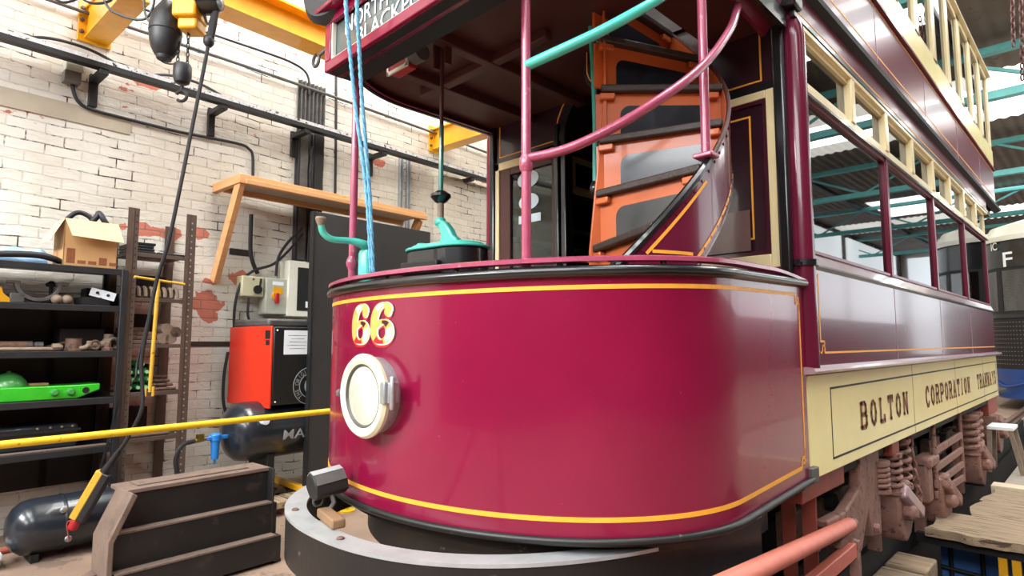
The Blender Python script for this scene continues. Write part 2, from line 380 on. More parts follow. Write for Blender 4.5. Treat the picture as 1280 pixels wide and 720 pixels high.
    lt = nd(nt, 'ShaderNodeMath', operation='LESS_THAN'); L(e.outputs[0], lt.inputs[0]); lt.inputs[1].default_value = 2.0
    rb = nd(nt, 'ShaderNodeMix', data_type='RGBA'); L(br.outputs['Fac'], rb.inputs[0]); rb.inputs[6].default_value = lin((196, 116, 96)); rb.inputs[7].default_value = lin((150, 110, 96))
    mq = nd(nt, 'ShaderNodeMix', data_type='RGBA'); L(lt.outputs[0], mq.inputs[0]); L(ms.outputs[2], mq.inputs[6]); L(rb.outputs[2], mq.inputs[7]); ms = mq
    mp = nd(nt, 'ShaderNodeMix', data_type='RGBA'); L(r4.outputs[0], mp.inputs[0]); L(ms.outputs[2], mp.inputs[6]); mp.inputs[7].default_value = lin((70, 58, 50))
    L(mp.outputs[2], b.inputs['Base Color']); b.inputs['Roughness'].default_value = .7
    h = nd(nt, 'ShaderNodeMath', operation='MULTIPLY_ADD'); L(br.outputs['Fac'], h.inputs[0]); h.inputs[1].default_value = -1.0; L(n4.outputs['Fac'], h.inputs[2])
    bp = nd(nt, 'ShaderNodeBump', Strength=.6, Distance=.014); L(h.outputs[0], bp.inputs['Height']); L(bp.outputs[0], b.inputs['Normal'])
    return m
M_brick = brickmat()
WROT = math.atan2(WD.y, WD.x)
def wallobj(name, boxes, m):
    b = MB()
    for lo, hi in boxes: b.b2(lo, hi)              # local: x = along, -y = out of the wall, z
    me = bpy.data.meshes.new(name); me.from_pydata([tuple(p) for p in b.v], [], b.f)
    bm = bmesh.new(); bm.from_mesh(me); bmesh.ops.recalc_face_normals(bm, faces=bm.faces); bm.to_mesh(me); bm.free()
    me.materials.append(m); o = bpy.data.objects.new(name, me); C.objects.link(o); o.location = W0; o.rotation_euler = (0, 0, WROT)
    return struct(o)
wallobj('wall_left', [((-8, 0, -.02), (44, .3, 7.2)), ((2.72, -.14, 0), (3.75, 0.02, 3.42)), ((6.4, -.14, 0), (7.2, .02, 7.2))], M_brick)
M_band = mat('grey_wall_band', (180, 170, 152), .85, var=.12, scale=3, bump=.2)  # greyer band along the upper wall
wallobj('trim_1', [((-8, -.012, 3.06), (-.62, .02, 3.2))], M_band)
sa_, za_ = onw(238, 430, 0); sb_2, _z = onw(292, 430, 0)
wallobj('trim_4', [((sa_, -.006, za_ - .022), (sb_2, .02, za_ + .022))], mat('dark_wall_slot', (52, 42, 38), .9, var=.3, scale=20))
sa_, za_ = onw(287, 314, 0); sb_2, _z = onw(312, 314, 0)
wallobj('trim_5', [((sa_, -.004, za_ - .03), (sb_2, .02, za_ + .03))], bpy.data.materials['dark_wall_slot'])
# ------------------------------------------------------------------ shed: floor with an inspection pit, far walls, roof
PX0, PX1, PY0, PY1 = .82, 3.6, -1.4, 11.0
f = MB()
f.b2((-7, -9, -.25), (PX0, 44, 0)); f.b2((PX0, -9, -.25), (10, PY0, 0)); f.b2((PX1, PY0, -.25), (10, 44, 0)); f.b2((PX0, PY1, -.25), (PX1, 44, 0))
struct(f.build('floor', M_conc, smooth=False))
f = MB()
f.b2((PX0 - .3, PY0, -1.5), (PX1 + .2, PY1, -1.3)); f.b2((PX0 - .25, PY0, -1.3), (PX0 - .02, PY1, -.255)); f.b2((PX1 + .01, PY0, -1.3), (PX1 + .2, PY1, -.255))
f.b2((PX0 - .02, PY0 - .2, -1.3), (PX1, PY0 - .001, -.255)); f.b2((PX0 - .02, PY1 + .001, -1.3), (PX1, PY1 + .2, -.255))
struct(f.build('trim_2', M_pit, smooth=False))
f = MB(); f.b2((9.8, -9, 0), (10, 44, SKY)); struct(f.build('wall_right', M_wallb, smooth=False))
f = MB(); f.b2((-7, 43.8, 0), (10, 44, SKY + 2)); struct(f.build('wall_back', M_wallp, smooth=False))
f = MB(); f.b2((-7, -9.2, 0), (10, -9, 4.4)); f.b2((-7, -9.2, 6.9), (10, -9, SKY)); struct(f.build('wall_front', M_wallb, smooth=False))
f = MB(); f.b2((-.95, -1.35, .0005), (PX0, 11, .004)); f.b2((PX0 + .0005, -1.39, -.254), (PX0 + .004, 10.99, .004)); struct(f.build('shade_trim', M_dark_under, smooth=False))  # dark sheets stand in for shade below the tram and at the pit edge
# glazing: far end doors and the windows of the right-hand wall, seen in the tram's reflections
n = 0
for x0, x1, z0, z1 in ((2.9, 9.4, .6, 6.9),):
    n += 1
    g = MB(); g.b2((x0, 43.7, z0), (x1, 43.79, z1)); struct(g.build('window_%d' % n, M_door, smooth=False))
for y0, y1 in ((7, 13), (14, 22), (23, 31), (32, 42)):
    n += 1
    g = MB(); g.b2((9.7, y0, 2.5), (9.79, y1, 6.9)); struct(g.build('window_%d' % n, M_door, smooth=False))
# saw-tooth roof: corrugated slopes with bands of translucent sheet
rf = MB(); sk = MB()
def slope(b, y0, y1, z0, z1):
    def fn(u, v, k):
        x = -4.9 + 14.8 * u; y = y0 + (y1 - y0) * v
        return Vector((x, y, z0 + (z1 - z0) * v + .02 * math.cos(x * 2 * PI / .26) + .02 * k))
    b.shell(fn, 340, 1)
    return b
bays = [(-9.0, -6.3, 0), (-6.3, -4.1, 1), (-4.1, -1.5, 0), (-1.5, .3, 1), (.3, 3.2, 0), (3.2, 5.2, 1), (5.2, 7.4, 0), (7.4, 9.0, 1), (9.0, 10.0, 0), (10.0, 13.3, 0), (13.3, 17.0, 1), (17.0, 23, 0), (23, 30, 0), (30, 33, 1), (33, 44, 0)]
roofs = MB(); lights = MB()
for y0, y1, k in bays: slope(lights if k else roofs, y0, y1, SKY, SKY)
struct(roofs.build('ceiling', M_roof, ang=60))
struct(lights.build('window_6', M_sky, ang=60))
# roof steel: trusses across the shed
for i, y in enumerate((-4.4, 1.2, 6.6, 11.6, 18.5, 25.5, 34.0)):
    t = thing('roof_truss', ['teal steel roof truss above and behind the camera', 'teal steel roof truss over the front of the maroon tram', 'teal steel roof truss over the middle of the maroon tram', 'nearest teal roof truss visible beyond the maroon tram upper deck', 'middle teal roof truss visible beyond the maroon tram', 'third teal roof truss beyond the maroon tram', 'farthest teal roof truss deep in the shed'][i], 'roof truss', (2.5, y, 5.9), 'teal roof trusses')
    lo, hi = 6.0, 7.05
    b = MB(); b.b2((-4.4, y - .09, lo), (9.8, y + .09, lo + .16)); b.build('bottom_chord', M_tealst, t, bevel=.01)
    b = MB(); b.b2((-4.4, y - .09, hi - .14), (9.8, y + .09, hi)); b.build('top_chord', M_tealst, t, bevel=.01)
    b = MB(); x = -3.6; s = 0
    while x < 9.3:
        b.bar((x, y, lo + .1 if s else hi - .1), (x + 1.8, y, hi - .1 if s else lo + .1), .06, .06); x += 1.8; s = 1 - s
    b.build('lattice', M_tealst, t)
for i, x in enumerate((1.9, 4.6, 7.3)):
    b = MB(); b.b2((x - .05, -9, SKY - .22), (x + .05, 44, SKY - .08))
    tag(b.build('purlin', M_blackM, bevel=.01), ['dark roof purlin nearest the tram roof', 'dark roof purlin along the middle of the shed', 'dark roof purlin nearest the right wall'][i], 'purlin', 'dark roof purlins')
# ================================================================== THE TRAM
HW = 1.05
tram = thing('double_deck_tram', 'maroon and cream double deck tram with curved front dash filling the middle', 'tram', (0, 2.5, 0))
DR = .024                                         # the platform droops a little towards its end
def dashpath(a, b, y0, left_end=-.45, x0=None, n=90):
    p = []
    x0 = a - .03 if x0 is None else x0
    for i in range(12): t = i / 12; p.append((x0 + (a - x0) * t, -.035 + (y0 + .035) * t))
    for i in range(n + 1): g = PI * i / n; p.append((a * math.cos(g), y0 - b * math.sin(g)))
    for i in range(1, 9): t = i / 8; p.append((-a, y0 + (left_end - y0) * t))
    return p
class Arc:
    def __init__(s, pts):
        s.p = [Vector((x, y, 0)) for x, y in pts]; s.c = [0]
        for a, b in zip(s.p, s.p[1:]): s.c.append(s.c[-1] + (b - a).length)
        k = min(range(len(s.p)), key=lambda i: abs(s.p[i].x) + (0 if s.p[i].y < -1 else 9)); m = s.c[k]
        s.c = [m - q for q in s.c]                # s grows towards +x (right)
        s.lo, s.hi = s.c[-1], s.c[0]
    def at(s, q, off=0):
        q = max(s.lo, min(s.hi, q)); i = 0
        lo, hi = 0, len(s.c) - 1
        while hi - lo > 1:
            mid = (lo + hi) // 2
            if s.c[mid] >= q: lo = mid
            else: hi = mid
        t = (s.c[lo] - q) / max(1e-9, s.c[lo] - s.c[hi]); a, b = s.p[lo], s.p[hi]
        P = a.lerp(b, t)
        def nrm(i):
            d = s.p[min(i + 1, len(s.p) - 1)] - s.p[max(i - 1, 0)]
            return Vector((-d.y, d.x, 0)).normalized() * -1
        N = nrm(lo).lerp(nrm(hi), t).normalized()
        if N.dot(P - Vector((0, -.5, 0))) < 0: N = -N
        return P + N * off
DA = Arc(dashpath(1.087, .78, -.794))
def dz(P, z): return Vector((P.x, P.y, z + DR * P.y))
def DP(q, z, off=0): return dz(DA.at(q, off), z)
ZB, ZT = .762, 1.628
b = MB(); b.shell(lambda u, v, k: DP(DA.lo + (DA.hi - DA.lo) * u, ZB + (ZT - ZB) * v, -.018 * k), 150, 4)
dash = b.build('dash_panel', M_dash, tram)
def dribbon(q0, q1, z0, z1, off, n=None, arc=DA):
    n = n or max(2, int(abs(q1 - q0) / .02))
    return lambda mb: mb.shell(lambda u, v, k: dz(arc.at(q0 + (q1 - q0) * u, off - .0012 * k), z0 + (z1 - z0) * v), n, 1)
QR = DA.hi - .05                                   # right end of the lining
b = MB()
dribbon(DA.lo + .05, QR - .05, ZT - .072, ZT - .057, .0018)(b); dribbon(DA.lo + .05, QR - .05, ZB + .048, ZB + .064, .0018)(b)
dribbon(QR - .013, QR, ZB + .10, ZT - .11, .0018)(b)
for zc, s in ((ZT - .0645, -1), (ZB + .056, 1)):  # key-pattern corners
    w = .011
    def seg(qa, qb, za, zb): dribbon(min(qa, qb), max(qa, qb), min(za, zb), max(za, zb), .0018, 3)(b)
    q = QR; e = s * .0
    seg(q - .055, q - .055 + w, zc, zc + s * .045); seg(q - .055, q - .005, zc + s * .034, zc + s * .045)
    seg(q - .016, q - .005, zc + s * .012, zc + s * .045); seg(q - .034, q - .005, zc + s * .012, zc + s * .023); seg(q - .012, q, zc + s * .04, zc + s * .075)
b.build('gold_lining', M_gold, dash)
def band(arc, q0, q1, sec, zf, n=160):
    path = [dz(arc.at(q0 + (q1 - q0) * i / n), zf) for i in range(n + 1)]
    return path
def half(r, k=8, flat=.6): return [(r * flat * math.cos(2 * PI * i / k), r * math.sin(2 * PI * i / k)) for i in range(k)]
DA2 = Arc([(DA.at(DA.hi - (DA.hi - DA.lo) * i / 150, .010).x, DA.at(DA.hi - (DA.hi - DA.lo) * i / 150, .010).y) for i in range(151)])
b = MB(); b.tube(band(DA2, DA2.hi, DA2.lo, 0, ZT - .012), .019, 10); b.build('top_moulding', M_black, tram)
b = MB(); b.tube(band(DA2, DA2.hi, DA2.lo, 0, ZB - .010), .0135, 10); b.build('bottom_moulding', M_bump, tram)
inn = Arc([(DA.at(DA.hi - (DA.hi - DA.lo) * i / 150, -.004).x, DA.at(DA.hi - (DA.hi - DA.lo) * i / 150, -.004).y) for i in range(151)])
b = MB(); pth = [P + Vector((0, 0, .0)) for P in band(inn, inn.hi - .0, inn.lo, 0, ZT + .028)]
for i, P in enumerate(pth):                        # the rail dips onto the dash at its right end
    t = min(1, i / 16.0); P.z -= .028 * (1 - t) ** 1.5
b.sweep(pth, [(-.026, -.009), (.026, -.009), (.026, .004), (.016, .009), (-.016, .009), (-.026, .004)]); b.build('dash_hand_rail', M_pink, tram)
for q in (-.95, -.62, -.3, .05, .42, .8, 1.15):
    b = MB(); P = dz(inn.at(q), ZT - .0); b.cyl(P, P + Vector((0, 0, .026)), .011, 8); b.build('rail_stud', M_black, tram)
# platform bearer below the dash, set back in steps
for off, z0, z1, nm in ((-.055, .69, .735, 'platform_edge'), (-.19, .50, .69, 'platform_bearer')):
    A = Arc([(DA.at(DA.hi - (DA.hi - DA.lo) * i / 150, off).x, DA.at(DA.hi - (DA.hi - DA.lo) * i / 150, off).y) for i in range(151)])
    b = MB(); b.shell(lambda u, v, k: dz(A.at(A.lo + (A.hi - A.lo) * u, -.03 * k), z0 + (z1 - z0) * v), 120, 1); b.build(nm, M_bump, tram)
b = MB(); b.prism([(x * .975, y * .985) for x, y in dashpath(1.087, .78, -.794, -.03, None, 40)], (0, 0, .70), (1, 0, 0), (0, 1, 0), (0, 0, .03)); b.build('platform_floor', M_dark_under, tram)
# bumper: a deep curved channel standing ahead of the dash
def _bs(a): c, s_ = math.cos(R(a)), math.sin(R(a)); return (.02 + .995 * math.copysign(abs(c) ** (2 / 2.3), c), -.45 - 1.375 * abs(s_) ** (2 / 2.3))
BA = Arc([_bs(a) for a in [.3 + 1.5 * k for k in range(110)]])
def bdz(P, z): return Vector((P.x, P.y, z))
b = MB(); Nn = 140
b.shell(lambda u, v, k: bdz(BA.at(BA.lo + (BA.hi - BA.lo) * u, -.02 * k), (.49 + .03 * u) + (.668 - .49 - .03 * u) * v), Nn, 2); bump = b.build('bumper', M_bump, tram)
b = MB(); b.shell(lambda u, v, k: bdz(BA.at(BA.lo + (BA.hi - BA.lo) * u, .004 - .085 * v), .669 + .012 * k), Nn, 1); b.build('bumper_top_flange', M_bumptop, bump)
b = MB()
for q in (-.35, .12):
    P = bdz(BA.at(q, -.035), .681); b.lathe(P, (0, 0, 1), [(.014, 0), (.014, .004), (.009, .008)], 10)
b.build_each('flange_bolt', M_rust, bump)
# fleet number
def ribbon2(pts, wid):
    L = []; Rr = []
    for i, p in enumerate(pts):
        a = pts[max(0, i - 1)]; c = pts[min(len(pts) - 1, i + 1)]; t = Vector((c[0] - a[0], c[1] - a[1])).normalized(); nn = Vector((-t.y, t.x)); ww = wid(i / (len(pts) - 1)) / 2
        L.append((p[0] + nn.x * ww, p[1] + nn.y * ww)); Rr.append((p[0] - nn.x * ww, p[1] - nn.y * ww))
    return L, Rr
six = [(p.x, p.y) for p in sm([(x, y, 0) for x, y in [(.72, .78), (.70, .88), (.60, .945), (.47, .95), (.33, .88), (.22, .74), (.165, .55), (.16, .36), (.20, .19), (.31, .085), (.46, .05), (.62, .085), (.73, .18), (.765, .30), (.72, .43), (.61, .515), (.47, .53), (.34, .48), (.25, .40)]], 5)]
def digit(mb, qc, zc, w, h, dx, dy, grow, off, seg=None):
    def P(p): return DP(qc + (p[0] - .46 + dx) * w, zc + (p[1] - .5 + dy) * h, off)
    n = len(six); vs = []; fs = []
    for i, p in enumerate(six):
        a = six[max(0, i - 1)]; c = six[min(n - 1, i + 1)]; t = Vector((c[0] - a[0], c[1] - a[1])).normalized(); nn = Vector((-t.y, t.x))
        ww = (.10 + .15 * abs(t.y) ** 1.2) * (1 if i < n - 10 else .35 + .065 * (n - i)) + grow
        vs += [P((p[0] + nn.x * ww / 2, p[1] + nn.y * ww / 2)), P((p[0] - nn.x * ww / 2, p[1] - nn.y * ww / 2))]
    for i in range(n - 1):
        if not seg or seg[0] <= i / n <= seg[1]: fs.append((2 * i, 2 * i + 1, 2 * i + 3, 2 * i + 2))
    mb.add(vs, fs)
    if seg: return
    c = (.70, .775); ring = [P((c[0] + (.105 + grow / 2) * math.cos(g), c[1] + (.095 + grow / 2) * math.sin(g))) for g in [2 * PI * k / 18 for k in range(18)]]
    mb.add(ring, [tuple(range(18))])
M_goldn = mat('number_gold', (246, 172, 88), .4, var=.08, scale=30)
M_numc = mat('number_cream', (250, 232, 206), .4, var=.04); M_numd = mat('number_dark', (52, 20, 26), .4, var=.1)
for qc in (-.142, .024):
    zc = 1.462; a = (qc, zc, .176, .158)
    b = MB(); digit(b, *a, .085, -.035, .06, .0010); d = b.build('number_digit', M_numd, dash)
    b = MB(); digit(b, *a, .03, -.065, .06, .0016); lab(b.build('number_digit', M_reds, dash), 'red drop shade of the number')
    b = MB(); digit(b, *a, .045, -.01, .05, .0022); lab(b.build('number_digit', M_numc, dash), 'cream edge of the number')
    b = MB(); digit(b, *a, 0, 0, .02, .0028); lab(b.build('number_digit', M_goldn, dash), 'gold face of the number')
    b = MB(); digit(b, *a, .01, .0, -.03, .0034, (.60, .74)); digit(b, *a, .0, .0, -.03, .0034, (.12, .24)); lab(b.build_each('number_digit', M_numc, dash)[0], 'white highlight on the number')
    b = MB(); digit(b, *a, .0, .0, -.03, .0034, (.78, .86)); lab(b.build('number_digit', M_numd, dash), 'dark shading on the number')
    b = MB(); digit(b, *a, .0, -.01, -.02, .0034, (.46, .58)); lab(b.build('number_digit', M_reds, dash), 'red shading at the foot of the number')
# headlamp
LC = Vector((.006, -1.615, 1.148)); AX = Vector((.0, -1, -.02)).normalized()
lamp = MB().lathe(LC, AX, [(.12, -.07), (.142, -.055), (.146, -.03), (.146, .0), (.138, .012)], 40).build('headlamp', M_galv, tram)
MB().lathe(LC, AX, [(.146, .004), (.158, .008), (.160, .022), (.150, .034), (.136, .036), (.121, .028), (.121, .012)], 48, cap=False).build('lamp_rim', M_lampcream, lamp)
M_lens = mat('lamp_lens', (204, 206, 190), .12, coat=1, var=.12, scale=9)
MB().lathe(LC, AX, [(.123, .016), (.10, .022), (.07, .027), (.03, .029), (0, .03)], 40).build('lens', M_lens, lamp)
MB().lathe(LC, AX, [(.124, .013), (.124, .028), (.117, .028), (.110, .0185)], 40, cap=False).build('reflector_ring', M_grey, lamp)
b = MB(); b.box(LC + Vector((.164, -.004, .02)), (.034, .045, .075)); b.box(LC + Vector((.154, -.032, .02)), (.03, .014, .08)); b.cyl(LC + Vector((.186, -.016, -.04)), LC + Vector((.186, -.016, .08)), .010, 8); b.build('hinge', M_galv, lamp, bevel=.004)
b = MB(); b.cyl(LC + Vector((-.15, -.02, 0)), LC + Vector((-.19, -.02, 0)), .009, 8); b.lathe(LC + Vector((-.178, -.02, 0)), (1, 0, 0), [(.016, -.008), (.016, .008)], 6); b.build('clamp_screw', M_steel, lamp)
# ------------------------------------------------------------------ saloon side (built for both sides)
def side(sx):
    X = HW * sx; near = sx > 0
    def xb(x0, x1, y0, y1, z0, z1): return MB().b2((min(x0 * sx, x1 * sx), y0, z0), (max(x0 * sx, x1 * sx), y1, z1))
    rk = xb(HW - .03, HW, .0, 6.12, .738, 1.2).build('rocker_panel', M_cream, tram, bevel=.004)
    if near:
        b = MB()
        for z in (1.128, .795): b.b2((HW, .3, z - .005), (HW + .0015, 6.06, z + .005))
        for y in (.305, 6.05): b.b2((HW, y - .004, .795), (HW + .0015, y + .004, 1.128))
        b.build('black_lining', M_blackM, rk)
        b = MB()
        for y in (1.98, 3.53, 5.08): b.b2((HW, y - .003, .738), (HW + .001, y + .003, 1.2))
        b.build('panel_seam', M_brass, rk)
    b = MB(); sec = [(0, -.016), (.05, -.012), (.058, 0), (.05, .012), (0, .02)]
    b.prism([(HW * sx + q[0] * sx, 1.222 + q[1]) for q in sec], (0, -.06, 0), (1, 0, 0), (0, 0, 1), (0, 6.2, 0)); b.build('sill_moulding', M_lilac, tram)
    wp = xb(HW - .03, HW, -.0, 6.12, 1.235, 1.70).build('waist_panel', M_mar, tram, bevel=.003)
    if near:
        b = MB()
        def st(y0, y1, z0, z1): b.b2((HW, y0, z0), (HW + .0015, y1, z1))
        st(.26, 6.06, 1.296, 1.306); st(.195, .205, 1.36, 1.68)
        st(.195, .26, 1.35, 1.36); st(.25, .26, 1.296, 1.36); st(.215, .225, 1.296, 1.34); st(.215, .26, 1.33, 1.34); st(.195, .225, 1.296, 1.306)
        b.build('gold_lining', M_gold, wp)
        b = MB()
        for y in (1.63, 3.08, 4.53): b.b2((HW, y - .003, 1.24), (HW + .002, y + .003, 1.70))
        b.build('panel_seam', M_lilac, wp)
    MB().cyl((HW * sx, -.06, 1.712), (HW * sx, 6.16, 1.712), .014, 8).build('belt_bead', M_black, tram)
    b = MB(); b.prism([((HW - .03) * sx, 1.70), ((HW + .006) * sx, 1.724), ((HW - .012) * sx, 1.775), ((HW - .03) * sx, 1.775)], (0, .09, 0), (1, 0, 0), (0, 0, 1), (0, 6.03, 0)); b.build('window_sill', M_lilac, tram)  # pale lilac colour stands for glare reflected off the sill
    ys = [.15, 1.63, 3.08, 4.53, 6.02]
    for i in range(4):
        y0, y1 = ys[i] + .03, ys[i + 1] - .03
        fr = MB()
        for (ya, yb, za, zb) in ((y0 - .025, y0 + .012, 1.775, 2.56), (y1 - .012, y1 + .025, 1.775, 2.56), (y0 + .012, y1 - .012, 1.775, 1.795), (y0 + .012, y1 - .012, 2.535, 2.56)):
            fr.b2((min((HW - .04) * sx, (HW - .006) * sx), ya, za), (max((HW - .04) * sx, (HW - .006) * sx), yb, zb))
        wn_ = fr.build('saloon_window', M_pur if near else M_marD, tram, bevel=.003)
        xb(HW - .03, HW - .024, y0 + .01, y1 - .01, 1.79, 2.54).build('pane', M_glass, wn_)
    for y in ys[1:4]:
        xb(HW - .03, HW + .0, y - .03, y + .03, 1.775, 2.62).build('window_mullion', M_pur, tram, bevel=.006)
    xb(HW - .03, HW + .004, .10, .15, 1.70, 2.9).build('corner_bead', M_ivory, tram, bevel=.004)
    xb(HW - .04, HW + .008, .10, 6.1, 2.56, 2.605).build('transom_rail', M_ivory, tram, bevel=.005)
    xb(HW - .035, HW + .012, .13, 6.1, 2.552, 2.566).build('transom_bead', M_marD, tram)
    for i in range(8):
        y0 = .165 + .7275 * i; y1 = y0 + .7275
        fr = MB()
        for (ya, yb, za, zb) in ((y0, y0 + .028, 2.605, 2.86), (y1 - .028, y1, 2.605, 2.86), (y0, y1, 2.605, 2.63), (y0, y1, 2.835, 2.86)):
            fr.b2((min((HW - .04) * sx, (HW - .004) * sx), ya, za), (max((HW - .04) * sx, (HW - .004) * sx), yb, zb))
        vw = fr.build('vent_light', M_ivory, tram)
        xb(HW - .03, HW - .024, y0 + .02, y1 - .02, 2.62, 2.85).build('pane', M_glass, vw)
        if i: xb(HW - .03, HW + .016, y0 - .035, y0 + .035, 2.605, 2.865).build('vent_post', M_ivory, tram, bevel=.006)
    xb(HW - .03, HW + .018, .10, 6.1, 2.86, 2.885).build('vent_head_rail', M_gold if 0 else M_ivory, tram, bevel=.004)
    lb = xb(HW - .03, HW + .01, -.0, 6.12, 2.885, 3.05).build('letter_board', M_pur, tram)
    xb(HW + .0, HW + .022, -.02, 6.14, 2.885, 2.915).build('black_bead', M_black, tram, bevel=.004)
    if near: xb(HW + .01, HW + .0115, .03, 6.1, 2.935, 2.943).build('gold_lining', M_gold, lb)
    b = MB(); b.prism([(sx * (HW + q), z) for q, z in ((-.02, 3.035), (.05, 3.055), (.055, 3.08), (.03, 3.105), (-.02, 3.11))], (0, -.05, 0), (1, 0, 0), (0, 0, 1), (0, 7.15, 0)); b.build('gutter_moulding', M_blackM, tram)
    up = xb(HW - .03, HW + .006, -.02, 7.05, 3.11, 3.60).build('upper_deck_panel', M_pur, tram)
    if near:
        b = MB(); b.b2((HW + .006, 0, 3.22), (HW + .0075, 7.04, 3.231)); b.b2((HW + .006, 0, 3.56), (HW + .0075, 7.04, 3.57)); b.build('gold_lining', M_gold, up)
        b = MB()
        for y in (1.5, 2.95, 4.4, 5.85): b.b2((HW + .006, y - .004, 3.12), (HW + .009, y + .004, 3.6))
        b.build('panel_seam', M_lilac, up)
    xb(HW - .03, HW + .014, -.02, 7.06, 3.60, 3.86).build('upper_waist_band', M_cream, tram, bevel=.006)
    xb(HW - .03, HW + .03, -.02, 7.06, 3.585, 3.605).build('upper_band_bead', M_pur, tram)
    for i in range(10):
        y0 = -.02 + .708 * i; y1 = y0 + .708
        fr = MB()
        for (ya, yb, za, zb) in ((y0, y0 + .075, 3.86, 4.88), (y1 - .075, y1, 3.86, 4.88), (y0, y1, 3.86, 3.9), (y0, y1, 4.82, 4.88), (y0 + .05, y0 + .09, 3.86, 4.88)):
            fr.b2((min((HW - .03) * sx, (HW + .008) * sx), ya, za), (max((HW - .03) * sx, (HW + .008) * sx), yb, zb))
        uw = fr.build('upper_window', M_ivory, tram, bevel=.005)
        xb(HW - .02, HW - .014, y0 + .07, y1 - .07, 3.89, 4.83).build('pane', M_glassD, uw)
side(1); side(-1)
b = MB()
b.prism([(-HW - .05, 4.88), (HW + .05, 4.88), (HW + .02, 4.96), (.5, 5.12), (-.5, 5.12), (-HW - .02, 4.96)], (0, -1.55, 0), (1, 0, 0), (0, 0, 1), (0, 8.7, 0)); b.build('top_deck_roof', M_ivory, tram, bevel=.01)
MB().b2((-1.0, .0, .80), (1.0, 6.1, .88)).build('saloon_floor', M_dark_under, tram)
MB().b2((-1.0, .03, 2.98), (1.0, 6.98, 3.06)).build('saloon_ceiling', M_soff, tram)
for sx in (-1, 1):
    b = MB(); b.b2((min(.55 * sx, .98 * sx), .5, 1.25), (max(.55 * sx, .98 * sx), 5.7, 1.33)); b.b2((min(.9 * sx, .98 * sx), .5, 1.33), (max(.9 * sx, .98 * sx), 5.7, 1.68)); b.b2((min(.6 * sx, .66 * sx), .5, .88), (max(.6 * sx, .66 * sx), 5.7, 1.25)); b.build('longitudinal_bench', M_soff, tram, bevel=.01)
b = MB(); b.b2((-1.03, 6.06, .74), (-.36, 6.1, 3.0)); b.b2((.36, 6.06, .74), (1.03, 6.1, 3.0)); b.b2((-.36, 6.06, 2.6), (.36, 6.1, 3.0)); b.build('rear_bulkhead', M_marD, tram)
MB().b2((-1.03, 7.0, 3.06), (1.03, 7.04, 4.9)).build('upper_rear_bulkhead', M_marD, tram)
b = MB(); b.prism([(x * .96, 6.1 - y * .95) for x, y in dashpath(1.087, .78, -.794, -.03, None, 30)], (0, 0, .74), (1, 0, 0), (0, 1, 0), (0, 0, .03)); b.build('rear_platform_floor', M_dark_under, tram)
b = MB(); A3 = Arc([(x * .8, y * .8) for x, y in dashpath(.9, .6, -.7)])
b.shell(lambda u, v, k: Vector((A3.at(A3.lo + (A3.hi - A3.lo) * u).x * (1 - .02 * k), 6.06 - A3.at(A3.lo + (A3.hi - A3.lo) * u).y, .77 + .86 * v)), 60, 1); b.build('rear_dash_panel', M_dash, tram)
# lettering on the rocker panel: outlined slab letters
STK = {'B': [[(0, 0), (0, 1)], [(0, 1), (.42, 1), (.55, .9), (.55, .64), (.42, .53), (0, .53)], [(.42, .53), (.6, .42), (.6, .12), (.45, 0), (0, 0)]],
 'O': [[(.3, 1), (.08, .85), (0, .5), (.08, .15), (.3, 0), (.52, .15), (.6, .5), (.52, .85), (.3, 1)]], 'L': [[(.05, 1), (.05, 0), (.58, 0), (.58, .22)]],
 'T': [[(.3, 0), (.3, 1)], [(0, .8), (0, 1), (.6, 1), (.6, .8)]], 'N': [[(.02, 0), (.02, 1), (.56, 0), (.56, 1)]],
 'C': [[(.58, .8), (.45, 1), (.2, 1), (.02, .75), (.02, .25), (.2, 0), (.45, 0), (.58, .2)]], 'R': [[(0, 0), (0, 1)], [(0, 1), (.42, 1), (.56, .88), (.56, .64), (.42, .5), (0, .5)], [(.3, .5), (.6, 0)]],
 'P': [[(0, 0), (0, 1)], [(0, 1), (.42, 1), (.58, .88), (.58, .6), (.42, .46), (0, .46)]], 'A': [[(0, 0), (.3, 1), (.6, 0)], [(.12, .36), (.48, .36)]],
 'I': [[(.3, 0), (.3, 1)]], 'M': [[(0, 0), (0, 1), (.32, .3), (.64, 1), (.64, 0)]], 'W': [[(0, 1), (.16, 0), (.32, .7), (.48, 0), (.64, 1)]], 'Y': [[(0, 1), (.3, .5), (.6, 1)], [(.3, .5), (.3, 0)]],
 'S': [[(.56, .8), (.42, 1), (.15, 1), (.02, .78), (.15, .56), (.45, .46), (.58, .25), (.45, 0), (.15, 0), (.02, .2)]]}
SER = {'B': [(0, 0), (0, 1)], 'L': [(.05, 1), (.05, 0)], 'T': [(.3, 0)], 'N': [(.02, 0), (.02, 1), (.56, 1)], 'R': [(0, 0), (0, 1), (.6, 0)], 'P': [(0, 0), (0, 1)], 'A': [(0, 0), (.6, 0)], 'I': [(.3, 0), (.3, 1)], 'M': [(0, 0), (0, 1), (.64, 1), (.64, 0)], 'W': [(0, 1), (.64, 1)], 'Y': [(0, 1), (.6, 1), (.3, 0)], 'O': [], 'C': [], 'S': []}
